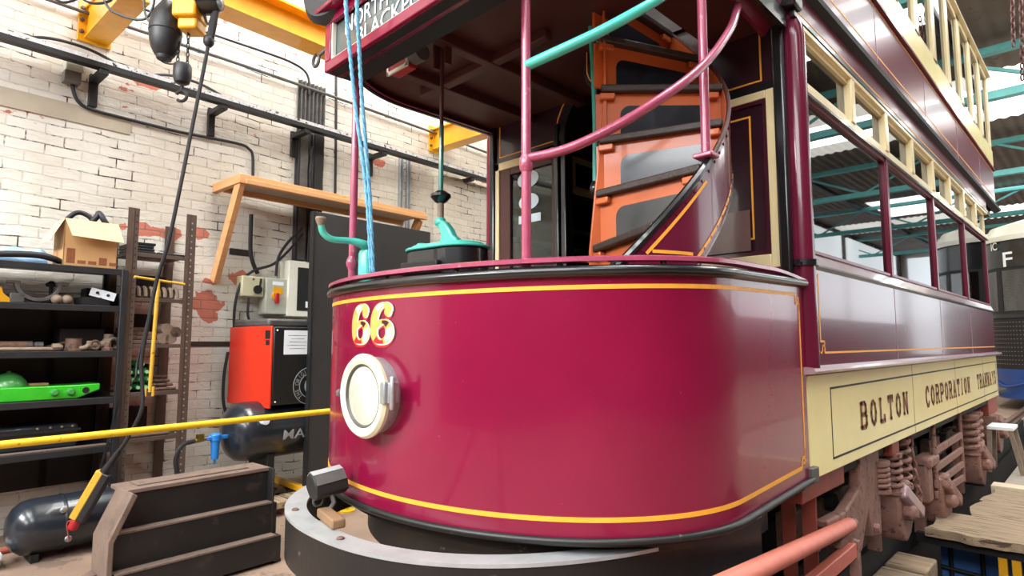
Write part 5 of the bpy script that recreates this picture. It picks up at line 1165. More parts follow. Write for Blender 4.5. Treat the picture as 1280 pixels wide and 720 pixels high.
# ================================================================== shelving
OF = .50
def lvl(v, u=80, off=OF): return S(u, v, off)[1]
sA = -2.9; sB = S(152, 450, OF)[0]
zs = [lvl(331), lvl(380), lvl(439), lvl(500), lvl(563)]      # top surfaces of the five boards
rack = thing('black_shelving_unit', 'black steel shelving unit loaded with parts at the left of the frame', 'shelving', wl((sA + sB) / 2, .27, 0))
for z in zs:
    b = WM(); b.b2((sA, .04, z - .012), (sB, OF - .005, z)); b.b2((sA, OF - .012, z - .045), (sB, OF, z + .0)); b.build('shelf', M_shelf, rack, bevel=.003)
for s in (sA, sA + .95, sB):
    for o in (.04, OF - .03):
        if s == sA + .95 and o > .1: continue
        b = WM(); b.b2((s - .03, o, 0), (s + .01, o + .035, zs[0] + .0)); b.build('upright', M_shelf, rack, bevel=.003)
b = WM(); b.bar((sB - .0, OF - .0, zs[3] - .02), (sB - .12, OF + .0, zs[4] - .3), .012, .01, up=(0, 1, 0)); b.build('diagonal_brace', M_shelf, rack)
M_back = mat('rack_back_sheet', (40, 38, 37), .7, var=.25, scale=4)
b = WM(); b.b2((sA, .012, .3), (sB - .3, .03, zs[1] - .02)); b.b2((sB - .35, .012, .3), (sB, .03, zs[1] - .0)); b.build('back_sheet', M_back, rack)
# slotted-angle rack
qL = S(161, 430, OF)[0]; qR = S(231, 430, OF - .02)[0]; OG = OF - .02
zq = [S(200, 318, OG)[1], S(200, 373, OG)[1], S(200, 430, OG)[1], S(200, 489, OG)[1], S(200, 545, OG)[1]]
ztop = S(161, 258, OF)[1]
r2 = thing('slotted_angle_rack', 'narrow brown slotted angle rack beside the black shelving', 'shelving', wl((qL + qR) / 2, .27, 0))
for s, o, zt, d in ((qL, OG, ztop, 1), (qR, OG, S(237, 268, OG)[1], -1), (qL, .03, ztop - .1, 1), (qR, .03, S(205, 282, .05)[1], -1)):
    b = WM(); b.b2((s - (.045 if d > 0 else .03), o - .006, 0), (s + (.03 if d > 0 else .045), o, zt)); b.b2((s - .003, o - .05 if o > .2 else o, 0), (s + .003, o, zt)); up = b.build('slotted_upright', M_angle, r2)
    if o > .2:
        b = WM(); z = .1
        while z < zt - .03: b.b2((s + .008, o, z), (s + .018, o + .0006, z + .012)); z += .05
        b.build('bolt_hole', M_galv if d < 0 else M_blackM, up)
for z in zq:
    b = WM(); b.b2((qL, .04, z - .01), (qR, OG - .008, z)); b.b2((qL, OG - .016, z - .03), (qR, OG - .007, z)); b.build('shelf', M_angle, r2, bevel=.002)
# ---- helpers for things on a shelf
def on(u, off): return S(u, 430, off)[0]
def sbox(name, label, cat, s0, s1, o0, o1, z, h, m, grp=None, bev=.006, rz=0):
    b = WM(); b.b2((s0, o0, z), (s1, o1, z + h)); return tag(b.build(name, m, bevel=bev), label, cat, grp)
EPS = .001
# top of the black unit: cardboard box
z = zs[0] + EPS
bs0, bs1 = S(80, 300, OF - .04)[0], S(147, 300, OF - .04)[0]; o1 = OF - .04; o0 = .18; hb = .335
cb = thing('cardboard_box', 'open brown cardboard box of black hose on top of the shelving', 'box', wl((bs0 + bs1) / 2, .3, z))
b = WM(); w_ = .006
for lo, hi in (((bs0, o0, z), (bs1, o1, z + w_)), ((bs0, o0, z), (bs0 + w_, o1, z + hb)), ((bs1 - w_, o0, z), (bs1, o1, z + hb)), ((bs0, o0, z), (bs1, o0 + w_, z + hb)), ((bs0, o1 - w_, z), (bs1, o1, z + hb))): b.b2(lo, hi)
b.build('box_body', M_card, cb)
b = WM(); b.add([(bs0 + .0, o1, z + hb), (bs1, o1, z + hb), (bs1 + .02, o1 + .085, z + hb - .145), (bs0 + .03, o1 + .085, z + hb - .13), (bs0, o1 - .004, z + hb), (bs1, o1 - .004, z + hb), (bs1 + .02, o1 + .081, z + hb - .148), (bs0 + .03, o1 + .081, z + hb - .133)], [(0, 1, 2, 3), (7, 6, 5, 4), (0, 3, 7, 4), (1, 5, 6, 2), (0, 4, 5, 1), (3, 2, 6, 7)]); lab(b.build('box_flap', M_cardL, cb), 'pale flap folded down over the front')
b = WM(); b.add([(bs0, o0, z + hb), (bs0, o1, z + hb), (bs0 - .085, o1 + .03, z + hb - .17), (bs0 - .085, o0 + .02, z + hb - .165), (bs0, o0, z + hb - .004), (bs0, o1, z + hb - .004), (bs0 - .09, o1 + .03, z + hb - .173), (bs0 - .09, o0 + .02, z + hb - .168)], [(0, 1, 2, 3), (7, 6, 5, 4), (0, 3, 7, 4), (1, 5, 6, 2), (0, 4, 5, 1), (3, 2, 6, 7)]); b.build('box_flap', M_cardL, cb)
b = WM()
for i in range(5): x = bs0 + .02 + i * .065; b.b2((x, o1, z + .02), (x + .05, o1 + .0006, z + .045 + .03 * (i % 3 == 0) + .05 * (i < 1)))
b.build('printed_marks', M_cardB, cb)
b = WM(); b.lathe((bs0, .3, z + .1), (-1, 0, 0), [(.022, 0), (.022, .0006)], 14); b.build('red_stamp', mat('faded_red_stamp', (206, 120, 96), .8), cb)
hz = z + hb
for i, (sa, sb_, oa, h, r, la) in enumerate(((bs0 + .03, bs0 + .24, .27, .085, .018, 'left black hose loop rising from the cardboard box'), (bs0 + .17, bs1 - .03, .33, .09, .02, 'right black hose loop rising from the cardboard box'))):
    b = WM(); b.tube(sm([(sa, oa, z + .05), (sa + .0, oa, hz - .04), (sa + .05, oa, hz + h * .7), ((sa + sb_) / 2, oa, hz + h), (sb_ - .04, oa + .02, hz + h * .5), (sb_, oa + .03, hz - .05), (sb_, oa + .03, z + .05)], 6), r, 10); tag(b.build('hose', M_rub), la, 'hose', 'hoses in the cardboard box')
# blue polythene roll and the hose along the edge
b = WM(); p0 = on(-60, .3); p1 = on(47, .3)
b.grid(lambda u, v: Vector((p0 + (p1 - p0) * u, .16 + .26 * v, z + .004 + (.105 + .012 * math.sin(u * 19 + v * 4)) * max(0, math.sin(PI * v)) ** .3 * (1 if u < .98 else .9))), 30, 10); b.grid(lambda u, v: Vector((p0 + (p1 - p0) * u, .16 + .26 * v, z + .002)), 30, 10)
tag(b.build('polythene_sheet', M_polyb), 'folded pale blue polythene sheet on the top shelf left of the box', 'plastic sheet')
b = WM(); b.tube(sm([(on(-30, .46), .45, z + .03), (on(10, .46), .455, z + .05), (on(40, .46), .46, z + .055), (on(60, .46), .45, z + .04), (on(68, .44), .42, z + .03)], 5), .022, 10); tag(b.build('hose', M_rub), 'black hose lying along the front edge of the top shelf', 'hose')
# second shelf
z = zs[1] + EPS
b = WM(); yb_ = on(2, .36); b.prism([(yb_ - .1, 0), (yb_ + .02, 0), (yb_ + .015, .03), (yb_ - .02, .06), (yb_ - .03, .1), (yb_ - .06, .1)], (0, .3, z), (1, 0, 0), (0, 0, 1), (0, .12, 0)); tag(b.build('yellow_bracket', M_yel, bevel=.004), 'small yellow bracket at the left end of the second shelf', 'bracket')
sbox('grey_block', 'small grey iron block beside the yellow bracket on the second shelf', 'block', on(7, .4), on(26, .4), .3, .42, z, .065, M_grey)
c = on(43, .4); b = WM(); pts = [(c + .12 * math.cos(a), .39, z + .14 - .115 * math.sin(a)) for a in [PI * k / 14 for k in range(15)]]
b.sweep(pts, [(-.012, -.03), (.012, -.03), (.012, .03), (-.012, .03)], up=(0, 1, 0)); b.b2((c - .17, .36, z + .13), (c - .10, .42, z + .15)); b.b2((c + .1, .36, z + .13), (c + .17, .42, z + .15)); tag(b.build('saddle_clamp', M_grey, bevel=.003), 'half-round iron saddle clamp on the second shelf', 'clamp')
c = on(60, .3); b = WM(); b.cyl((c, .28, z), (c, .28, z + .15), .012, 8); b.lathe((c, .28, z), (0, 0, 1), [(.05, 0), (.05, .03), (.02, .04)], 12); b.lathe((c, .28, z + .13), (0, 0, 1), [(.03, 0), (.035, .02), (.01, .04)], 12); tag(b.build('clamp_screw', M_blackM), 'black screw jack with a round knob behind the saddle clamp', 'jack')
for i, u in enumerate((67, 80)):
    c = on(u, .42); b = WM(); b.lathe((c, .42, z), (0, 0, 1), [(.034 * math.sin(PI * k / 10), .034 - .034 * math.cos(PI * k / 10)) for k in range(11)], 16); tag(b.build('iron_ball', M_stone), ['left of two pale iron balls on the second shelf', 'right of two pale iron balls on the second shelf'][i], 'ball', 'iron balls')
tr = WM(); s0, s1 = on(97, .42), on(134, .42)
for lo, hi in (((s0, .25, z), (s1, .42, z + .006)), ((s0, .41, z), (s1, .42, z + .06)), ((s0, .25, z), (s1, .26, z + .06)), ((s0, .25, z), (s0 + .01, .42, z + .06)), ((s1 - .01, .25, z), (s1, .42, z + .06))): tr.b2(lo, hi)
tag(tr.build('parts_tray', M_shelf), 'low black parts tray at the right of the second shelf', 'tray')
t = thing('switch_plate', 'pale metal plate with two holes leaning on the black parts tray', 'plate', wl(on(125, .42), .42, z + .06))
c = on(125, .42); b = WM(); b.bar((c - .075, .40, z + .105), (c + .075, .43, z + .065), .012, .06); b.build('plate', M_paper, t)
b = WM(); b.cyl((c - .035, .402, z + .095), (c - .035, .425, z + .095), .010, 10); b.cyl((c + .03, .41, z + .078), (c + .03, .435, z + .078), .010, 10); b.build_each('hole', M_blackM, t)
sbox('black_box', 'black box behind the pale plate on the second shelf', 'box', on(104, .25), on(132, .25), .1, .24, z, .14, M_blackM)
sbox('small_black_box', 'small black box tucked at the right upright of the second shelf', 'box', on(140, .3), on(147, .3), .2, .4, z, .1, M_blackM)
# third shelf
z = zs[2] + EPS
def rod(name, label, cat, ua, va, ub, vb, off, r, m, z=None, dz=0):
    a = on(ua, off); c = on(ub, off); b = WM(); b.tube([(a, off, z + r + va), (c, off + .0, z + r + vb)], r, 12); return tag(b.build(name, m), label, cat)
rod('pipe', 'long thin pale rod at the front of the third shelf', 'rod', -30, 0, 72, 0, .45, .014, M_stone, z)
a = on(72, .45); b = WM(); b.lathe((a - .03, .45, z + .026), (1, 0, 0), [(.026, 0), (.026, .04), (.014, .06)], 8); tag(b.build('hexagon_nut', M_stone), 'pale nut at the end of the long rod on the third shelf', 'nut')
rod('pipe', 'grey pipe stub lying behind the long rod on the third shelf', 'pipe', -30, 0, 34, 0, .36, .034, M_rust, z)
b = WM(); c = on(42, .36); b.lathe((c - .05, .36, z + .035), (1, 0, 0), [(.02, 0), (.034, .01), (.034, .04), (.02, .05), (.03, .06), (.03, .1)], 12); tag(b.build('pipe_fitting', M_grey), 'grey pipe fitting in the middle of the third shelf', 'fitting')
rod('lever_bar', 'thin dark lever bar sloping up on the third shelf', 'bar', 50, .0, 92, .06, .30, .012, M_rust, z)
c = on(92, .4); b = WM(); b.lathe((c, .4, z), (0, 0, 1), [(.055, 0), (.055, .012), (.05, .014), (.05, .085), (.054, .09)], 18); tag(b.build('iron_bush', M_rust), 'upright rusty iron bush on the third shelf', 'bush')
for i, (u, off, s_, m, la) in enumerate(((106, .43, .035, M_stone, 'small pale knuckle joint beside the rusty bush'), (113, .33, .045, M_rust, 'rusty elbow behind the small knuckle joint'), (119, .43, .04, M_rust, 'short brown bolt head at the front of the third shelf'), (126, .36, .06, M_stone, 'large pale iron elbow on the third shelf'), (135, .44, .038, M_rust, 'rusty brown collar on the third shelf near the upright'), (142, .40, .05, M_stone, 'pale ring coupling at the right end of the third shelf'))):
    c = on(u, off); b = WM()
    if i % 3 == 0: b.tube(sm([(c - s_, off, z + s_ * .5), (c, off, z + s_ * .6), (c + s_ * .7, off, z + s_ * 1.2), (c + s_ * .8, off, z + s_ * 2)], 4), [s_ * .5 + .001 * (k % 3) for k in range(13)], 10)
    elif i % 3 == 1: b.lathe((c, off, z), (0, 0, 1), [(s_, 0), (s_, s_ * .5), (s_ * .6, s_ * .6), (s_ * .6, s_ * 1.5), (s_ * .3, s_ * 1.6)], 8)
    else: b.ring((c, off, z + s_), (.3, 1, 0), s_ * .75, s_ * .25, 18, 8)
    tag(b.build('iron_fitting', m, bevel=0), la, 'fitting', 'iron fittings on the third shelf')
sbox('dark_crate', 'dark crate at the back of the third shelf', 'crate', on(70, .15), on(125, .15), .06, .25, z, .16, M_back)
# fourth shelf: green casting
z = zs[3] + EPS
g0, g1 = on(-40, .44), on(128, .44); gm = on(100, .44)
t = thing('green_casting', 'bright green flat casting with a domed cap on the fourth shelf', 'casting', wl(g0, .3, z))
b = WM(); b.prism([(g0, 0), (gm, 0), (g1, .055), (g1, .10), (gm, .095), (g0, .095)], (0, .2, z), (1, 0, 0), (0, 0, 1), (0, .25, 0)); b.build('casting_body', M_green, t, bevel=.008)
c = on(14, .33); b = WM(); b.lathe((c, .33, z + .095), (0, 0, 1), [(.11, 0), (.11, .01), (.095, .04), (.065, .075), (.03, .092), (.012, .095), (.012, .105), (.001, .107)], 24); b.build('domed_cap', M_greenD, t)
b = WM()
for u in (72, 92): c = on(u, .45); b.lathe((c, .45, z + .05), (0, 1, 0), [(.026, 0), (.026, .01), (.016, .03)], 8)
b.build_each('boss', M_greenD, t)
b = WM(); c = on(111, .45); b.lathe((c, .45, z + .055), (0, 1, 0), [(.022, 0), (.022, .0015)], 14); b.build('bolt_hole', M_blackM, t)
b = WM(); b.b2((on(35, .3), .28, z + .096), (on(62, .3), .36, z + .112)); tag(b.build('wood_slip', M_card, bevel=.003), 'thin wooden slip lying on the green casting', 'wood')
# fifth shelf
z = zs[4] + EPS
t = thing('black_tank_box', 'long black riveted steel box on the lowest shelf', 'steel box', wl(on(40, .4), .3, z))
b = WM(); b.b2((on(-40, .42), .12, z), (on(105, .42), .42, z + .17)); b.build('box_body', M_tank, t, bevel=.02)
b = WM(); b.b2((on(-40, .42), .1, z + .12), (on(107, .42), .435, z + .135)); b.build('box_flange', M_shelf, t)
b = WM()
for u in (54, 70, 84, 97): c = on(u, .42); b.lathe((c, .42, z + .152), (0, 1, 0), [(.008, 0), (.008, .008)], 8)
c = on(27, .42); b.lathe((c, .42, z + .06), (0, 1, 0), [(.014, 0), (.014, .012)], 10); b.build_each('rivet', M_stone, t)
sbox('pale_slat', 'pale dusty slat along the front of the lowest shelf', 'slat', on(0, .47), on(140, .47), .44, .48, z, .012, M_dust, bev=.002)
b = WM(); c = on(92, .3); b.lathe((c - .12, .25, .11), (1, 0, 0), [(.02, 0), (.1, .02), (.11, .1), (.1, .22), (.02, .25)], 20); b.cyl((c, .25, 0), (c, .25, .05), .04, 8); tag(b.build('red_canister', mat('dull_red', (120, 44, 40), .5, var=.2)), 'dull red canister on the floor under the black shelving', 'canister')
# ---- contents of the narrow rack
z = zq[0] + EPS; m0 = qL + .02
ln = (qR - qL)
for k, (f0, f1, h, la) in enumerate(((.02, .42, .09, 'stack of black rubber pads at the left of the rack top shelf'), (.46, .96, .03, 'flat black rubber pad at the right of the rack top shelf'))):
    b = WM()
    n = int(h / .022)
    for i in range(max(1, n)): b.b2((qL + ln * (f0 + .01 * (i % 2)), .1, z + .022 * i), (qL + ln * (f1 - .015 * (i % 3)), .44, z + .022 * i + .019))
    tag(b.build('rubber_pads', M_rub, bevel=.004), la, 'rubber pads')
z = zq[1] + EPS
for i in range(8):
    c = qL + ln * (.08 + .115 * i); b = WM(); pts = [(c, .36 + .05 * math.cos(a), z + .012 + .075 * abs(math.sin(a))) for a in [PI * k / 8 for k in range(9)]]
    b.tube(pts, .014, 6); tag(b.build('u_clip', M_stone), 'one of the pale U clips standing in a row on the rack second shelf', 'clip', 'U clips on the rack second shelf')
sbox('black_box', 'black stepped box at the back of the rack second shelf', 'box', qL + ln * .3, qL + ln * .8, .06, .26, z, .19, M_blackM)
z = zq[2] + EPS
for i in range(4): sbox('timber_offcut', ['lowest', 'second', 'third', 'topmost'][i] + ' timber offcut of the stack on the rack third shelf', 'wood', qL + ln * (.02 + .02 * (i % 2)), qL + ln * (.6 - .05 * i), .12, .42 - .02 * i, z + .032 * i, .03, M_rust if i % 2 else M_dust, 'timber offcuts')
for i, (fx, h) in enumerate(((.66, 0), (.80, 0), (.72, .075), (.88, .05))):
    c = qL + ln * fx; b = WM(); b.lathe((c, .25, z + .042 + h), (0, 1, 0), [(.03, 0), (.042, .0), (.042, .17), (.03, .17)], 14); tag(b.build('round_bush', M_stone if i != 3 else M_rust), ['left lower', 'right lower', 'upper left', 'dark upper right'][i] + ' round bush lying on the rack third shelf', 'bush', 'round bushes on the rack')
sbox('black_stack', 'black ragged stack at the back of the rack third shelf', 'stack', qL + ln * .35, qL + ln * .72, .06, .11, z + .0, .24, M_blackM)
z = zq[3] + EPS
M_gcan = mat('green_bottle_glass', (60, 130, 74), .2, coat=.6, var=.2, scale=20)
k = 0; rows = ['bottom', 'second', 'third', 'top']; cols = ['left', 'middle', 'right']
for j in range(4):
    for i in range(3):
        if j == 3 and i != 1: continue
        c = qL + ln * (.10 + .14 * i) + .02 * (j % 2); zz = z + .032 + .058 * j
        g = thing('green_bottle', '%s green bottle in the %s row of the pile on the rack fourth shelf' % (cols[i], rows[j]), 'bottle', wl(c, .3, zz), 'green bottles on the rack')
        b = WM(); b.lathe((c, .18, zz), (0, 1, 0), [(.012, 0), (.028, .01), (.031, .03), (.031, .2), (.018, .235), (.012, .25)], 14); b.build('bottle_body', M_gcan, g)
        b = WM(); b.lathe((c, .43, zz), (0, 1, 0), [(.013, 0), (.013, .02)], 10); b.build('bottle_cap', mat('pale_green_cap', (150, 206, 150), .4) if k == 0 else bpy.data.materials['pale_green_cap'], g); k += 1
for i in range(4): rod('iron_bar', ['lowest', 'second', 'third', 'topmost'][i] + ' rusty bar lying at the right of the rack fourth shelf', 'bar', 190 - 2 * i, .03 * i, 222 - 4 * i, .03 * i, .42 - .03 * i, .012, M_rust, z)
sbox('dark_tin', 'dark tin behind the green bottles on the rack', 'tin', qL + ln * .5, qL + ln * .62, .15, .3, z, .2, M_blackM)
z = zq[4] + EPS
for i in range(3): rod('iron_bar', ['front', 'middle', 'back'][i] + ' long rod on the lowest board of the rack', 'bar', 166, .0, 216 - 5 * i, .0, .44 - .08 * i, .016, M_dust, z)
sbox('black_stack', 'black boxes piled on the lowest board of the rack', 'box', qL + ln * .05, qL + ln * .66, .06, .16, z, .2, M_blackM)
# yellow T frame hanging in front of the rack
oy = .56; a = S(168, 346, oy); c = S(234, 355, oy); m_ = S(198, 350, oy); e = S(187, 490, oy)
t = thing('yellow_tee_frame', 'thin yellow tube T frame hooked in front of the narrow rack', 'frame', wl(e[0], oy, e[1]))
b = WM(); b.tube([(a[0], oy, a[1]), (c[0], oy - .05, c[1])], .010, 10); b.build('cross_tube', M_yelD, t)
b = WM(); b.tube([(m_[0], oy, m_[1]), (e[0], oy, e[1])], .0135, 10); b.build('upright_tube', M_yelD, t)
b = WM(); b.cyl((e[0] - .03, oy + .0, e[1] + .03), (e[0] - .03, oy, e[1] - .03), .012, 8); b.cyl((e[0] + .02, oy + .01, e[1] + .04), (e[0] + .02, oy + .01, e[1] - .03), .010, 8); b.build('foot_fork', M_yelD, t)
# ================================================================== floor things on the left
# barrier rail
ob = 1.3; a = S(-30, 560, ob); c = S(440, 511, ob)
t = thing('yellow_barrier', 'scuffed yellow tube barrier rail crossing in front of the shelving', 'barrier', wl(a[0], ob, 0))
b = WM(); b.tube([(a[0] - .6, ob, a[1] - .0), (c[0], ob, c[1])], .022, 14); b.build('rail', M_yelB, t)
a2 = S(-14, 558, ob)
for s in (a2[0], c[0] - .03):
    b = WM(); b.tube([(s, ob, 0), (s, ob, a[1] + .03)], .022, 12); b.lathe((s, ob, 0), (0, 0, 1), [(.07, 0), (.07, .012), (.03, .016)], 16); b.build('post', M_yelB, t)
# tank lying on the floor
ot = .74; s0 = S(12, 640, ot)[0]; rt = .17
t = thing('lying_air_tank', 'black air tank lying on the floor under the barrier rail', 'tank', wl(s0 + .4, ot, 0))
b = WM(); b.lathe((s0, ot, rt + .03), (1, 0, 0), [(.02, -.02), (.08, -.01), (.13, .02), (.16, .06), (rt, .11), (rt, .8), (.14, .88), (.02, .91)], 36); tb = b.build('tank_shell', M_tank, t)
b = WM(); b.lathe((s0 + .25, ot, rt + .03), (1, 0, 0), [(rt + .002, 0), (rt + .006, .01), (rt + .002, .02)], 36, cap=False); b.build('weld_band', M_tank, tb)
b = WM()
for ds, zz in ((.24, .3), (.27, .12)): b.lathe((s0 + ds, ot + math.sqrt(max(.001, rt * rt - (zz - rt - .03) ** 2)), zz), (0, 1, .2), [(.02, 0), (.02, .02), (.012, .025)], 10)
b.build_each('tank_boss', M_steel, t)
b = WM()
for ds in (.1, .62): b.b2((s0 + ds, ot - .1, 0), (s0 + ds + .04, ot + .1, .05))
b.build_each('tank_foot', M_blackM, t)
b = WM()
random.seed(3)
for k in range(14): b.lathe((s0 - .1 + random.uniform(-.05, .05), ot + random.uniform(-.06, .1), .02 + .022 * (k % 5)), (random.random(), random.random(), 1), [(.0, -.03), (.025, -.02), (.035, 0), (.022, .02), (0, .03)], 7)
tag(b.build('white_rag', M_paper), 'crumpled white rag by the end of the lying tank', 'rag')
pr = onz(-20, 694, .02); pq = onz(98, 668, .02)
b = MB(); b.tube([pr, pq], .018, 10); tag(b.build('floor_pipe', M_redox), 'red brown pipe lying on the floor below the black tank', 'pipe')
# ballast box: stepped black steel casting with a dusty end flange
oq = 1.84
def bq(u, v, off=oq): return S(u, v, off)
tl = bq(155, 611); tr_ = bq(335, 581); le = bq(124, 672); lb_ = (bq(122, 700)[0], 0.0)
zt = tl[1]; s0 = le[0]; s1 = tr_[0]; zm = le[1]; sc_ = tl[0]
t = thing('ballast_box', 'stepped black steel ballast box with dusty brown ledges on the floor', 'steel box', wl((s0 + s1) / 2, oq - .25, 0))
zl1 = bq(230, 648)[1]; zl2 = bq(230, 690)[1]
db_ = .2
def poly(z0, z1):
    pts = []
    def se(z): return s0 if z <= zm else s0 + (sc_ - s0) * (z - zm) / (zt - zm)
    p = [(se(z0), z0), (s1, z0), (s1, z1), (se(z1), z1)]
    if z0 < zm < z1: p.append((s0, zm))
    return p
b = WM()
for z0, z1, o in ((zl1, zt - .03, oq - .0), (zl2, zl1, oq + .065), (.02, zl2, oq + .13)):
    b.prism([(p[0] + .035, p[1]) for p in poly(z0, z1)], (0, oq - db_, 0), (1, 0, 0), (0, 0, 1), (0, o - oq + db_, 0))
b.build('box_body', M_blocks, t, bevel=.004)
b = WM(); b.b2((sc_, oq - db_ - .02, zt - .03), (s1 + .01, oq + .012, zt - .008)); b.b2((sc_ + .08, oq - db_ + .02, zt - .008), (s1 - .1, oq - .05, zt)); b.build('top_plate', M_dust, t, bevel=.003)
b = WM()
for z0, o in ((zl1, oq + .065), (zl2, oq + .13)): b.b2(((s0 if z0 < zm else s0 + (sc_ - s0) * (z0 - zm) / (zt - zm)) + .04, oq - .02, z0), (s1, o + .004, z0 + .010))
b.build_each('ledge', M_dust, t)
b = WM(); b.prism([(s0, 0), (s0 + .03, 0), (s0 + .03, zm - .01), (sc_ + .027, zt - .02), (sc_, zt), (s0, zm)], (0, oq - .11, 0), (1, 0, 0), (0, 0, 1), (0, .245, 0)); b.build('end_flange', M_dust, t, bevel=.006)
b = WM(); b.b2((s1, oq - db_, 0), (s1 + .012, oq + .07, zt - .01)); b.b2((s1, oq + .0, 0), (s1 + .05, oq + .11, .02)); b.build('end_plate', M_blocks, t, bevel=.003)
b = WM(); b.prism([(s0, oq + .0), (s0 - .14, oq + .03), (s0, oq - .1)], (0, 0, .13), (1, 0, 0), (0, 1, 0), (0, 0, .03)); b.build('lifting_lug', M_dust, t, bevel=.003)
# ================================================================== crane runway, hoist, pendant
zr0 = 4.02
t = thing('crane_runway_beam', 'yellow crane runway beam along the wall near the ceiling', 'beam', wl(1, .75, zr0))
b = WM(); b.b2((-4, .62, zr0), (12, .86, zr0 + .02)); b.b2((-4, .73, zr0 + .02), (12, .75, zr0 + .24)); b.b2((-4, .62, zr0 + .24), (12, .86, zr0 + .26)); b.build('beam_section', M_yel, t)
for i, (u, v0, v1, la) in enumerate(((119, 40, 66, 'left yellow bracket arm on the brick wall under the runway'), (545, 165, 187, 'right yellow bracket arm on the brick wall beyond the canopy'))):
    s = S(u, v1, 0)[0]; zb_ = zr0 - .27
    t = thing('bracket_arm', la, 'bracket', wl(s, 0, zb_), 'yellow runway bracket arms')
    b = WM(); hw = .085; b.b2((s - hw, 0.01, zb_), (s + hw, .95, zb_ + .018)); b.b2((s - hw, 0.01, zb_ + .25), (s + hw, .95, zb_ + .268)); b.b2((s - (.07 if i == 0 else .04), 0.01, zb_ + .018), (s - .028, .95, zb_ + .25)); b.build('arm_section', M_yel, t)
    b = WM(); b.b2((s - .13, .002, zb_ - .03), (s + .10, .022, zb_ + .30)); b.build('wall_plate', M_yel, t, bevel=.004)
    b = WM()
    for x in (-.105, .07):
        for q in (.045, .14, .235): b.lathe((s + x, .022, zb_ + q), (0, 1, 0), [(.018, 0), (.018, .015), (.01, .025)], 6)
    b.build_each('bolt', M_rust, t)
# hoist
HT = 4.1
hp = lambda u, v, dd=0: atd(u, v, HT + dd)
t = thing('chain_hoist', 'yellow electric chain hoist with a black chain bag and hook', 'hoist', hp(226, 20))
q = hp(238, 14); b = MB(); b.box(q, (.16, .18, .15), R(45)); b.box(hp(240, 34), (.13, .14, .08), R(45)); b.box(hp(225, -8), (.1, .3, .06), R(45)); b.build('hoist_body', M_yel, t, bevel=.015)
q = hp(250, 2); b = MB(); b.lathe(q - _R * .1, _R, [(.03, -.0), (.085, .02), (.09, .1), (.09, .18), (.06, .24), (.02, .25)], 24); b.build('hoist_motor', M_black, t)
b = MB(); c = hp(207, 38); hh = .36
b.lathe(c - Vector((0, 0, hh * .52)), (0, 0, 1), [(.05, 0), (.062, .012), (.085, .06), (.098, .12), (.102, .2), (.095, .27), (.07, .33), (.045, .37), (.03, .4)], 20); cbg = b.build('chain_bag', M_rub, t)
b = MB(); b.lathe(c - Vector((0, 0, .02)), (0, 0, 1), [(.1025, 0), (.105, .004), (.1025, .008)], 20, cap=False); b.build('bag_seam', M_cable, cbg)
b = MB(); b.lathe(c - Vector((0, 0, hh * .52)), (0, 0, 1), [(.045, -.02), (.052, 0), (.05, .02)], 16); b.build('bag_foot', M_cable, cbg)
b = MB(); ca = hp(224, 30); cc = hp(222, 82); chain(b, ca, cc, .022, .004); ca = hp(236, 32); c3 = hp(234, 82); b.build('load_chain', M_cable, t); b = MB(); chain(b, ca, c3, .022, .004); b.build('load_chain', M_cable, t)
hb_ = hp(228, 92); b = MB(); b.lathe(hb_ - Vector((0, 0, .075)), (0, 0, 1), [(.03, 0), (.046, .01), (.058, .05), (.058, .12), (.05, .14), (.02, .145)], 16); b.build('hook_block', M_rub, t)
hk = hp(227, 118); b = MB(); b.ring(hk - Vector((0, 0, .012)), _F, .036, .011, 20, 8, -2.2, 3.0); b.cyl(hk + Vector((0, 0, .025)), hk + Vector((0, 0, .06)), .012, 8); b.build('hook', M_blackM, t)
b = MB(); b.tube(sm([hp(195, 68), hp(203, 77), hp(213, 80), hp(220, 79)], 5), .006, 6); b.build('bag_cord', M_cable, t)
b = MB()
for pts in (((60, -6), (80, 3), (100, -3), (118, -10)), ((98, -4), (115, 4), (135, 2), (146, -8)), ((128, -4), (138, 12), (160, 22), (180, 24), (190, 12), (194, -6)), ((180, -5), (181, 15), (188, 28), (200, 34)), ((255, 6), (256, 22), (261, 30), (266, 12), (262, 4))): b.tube(sm([hp(u, v) for u, v in pts], 6), .009, 6)
b.build_each('festoon_cable', M_cable, t)
# pendant control on its cable
pp = [(270, -10, 4.1), (267, 20, 4.1), (262, 48, 4.1), (252, 100, 4.08), (238, 170, 4.05), (224, 240, 4.0), (210, 305, 3.97), (196, 350, 3.95), (186, 400, 3.92), (177, 450, 3.9), (178, 490, 3.88), (176, 515, 3.86), (160, 547, 3.84), (147, 567, 3.82), (130, 591, 3.8)]
t = thing('pendant_control', 'yellow and black crane pendant control hanging by a black cable beside the ballast box', 'pendant control', atd(112, 620, 3.78))
b = MB(); b.tube(sm([atd(*q) for q in pp], 6), .0125, 8); b.build('pendant_cable', M_cable, t)
b = MB(); b.tube(sm([atd(272, -10, 4.1), atd(268, 20, 4.1), atd(263, 48, 4.1)], 6), .026, 8); b.lathe(atd(261, 51, 4.1), (0, 0, 1), [(.02, -.04), (.034, -.02), (.034, .02), (.02, .04)], 12); b.build('cable_sleeve', M_rub, t)
b = MB(); b.tube(sm([atd(184, 402, 3.94), atd(172, 452, 3.92), atd(170, 470, 3.9), atd(164, 480, 3.9)], 5) , .007, 6); b.tube([atd(*q) for q in ((178, 470, 3.9), (180, 500, 3.88))], .008, 6); b.build('support_wire', M_cable, t)
pa = atd(131, 590, 3.8); pb = atd(96, 650, 3.76); ax = (pb - pa).normalized(); sd = ax.cross(_fw).normalized()
b = MB(); b.tube([atd(150, 562, 3.82), pa], [.016, .03], 12); b.build('cable_boot', M_rub, t)
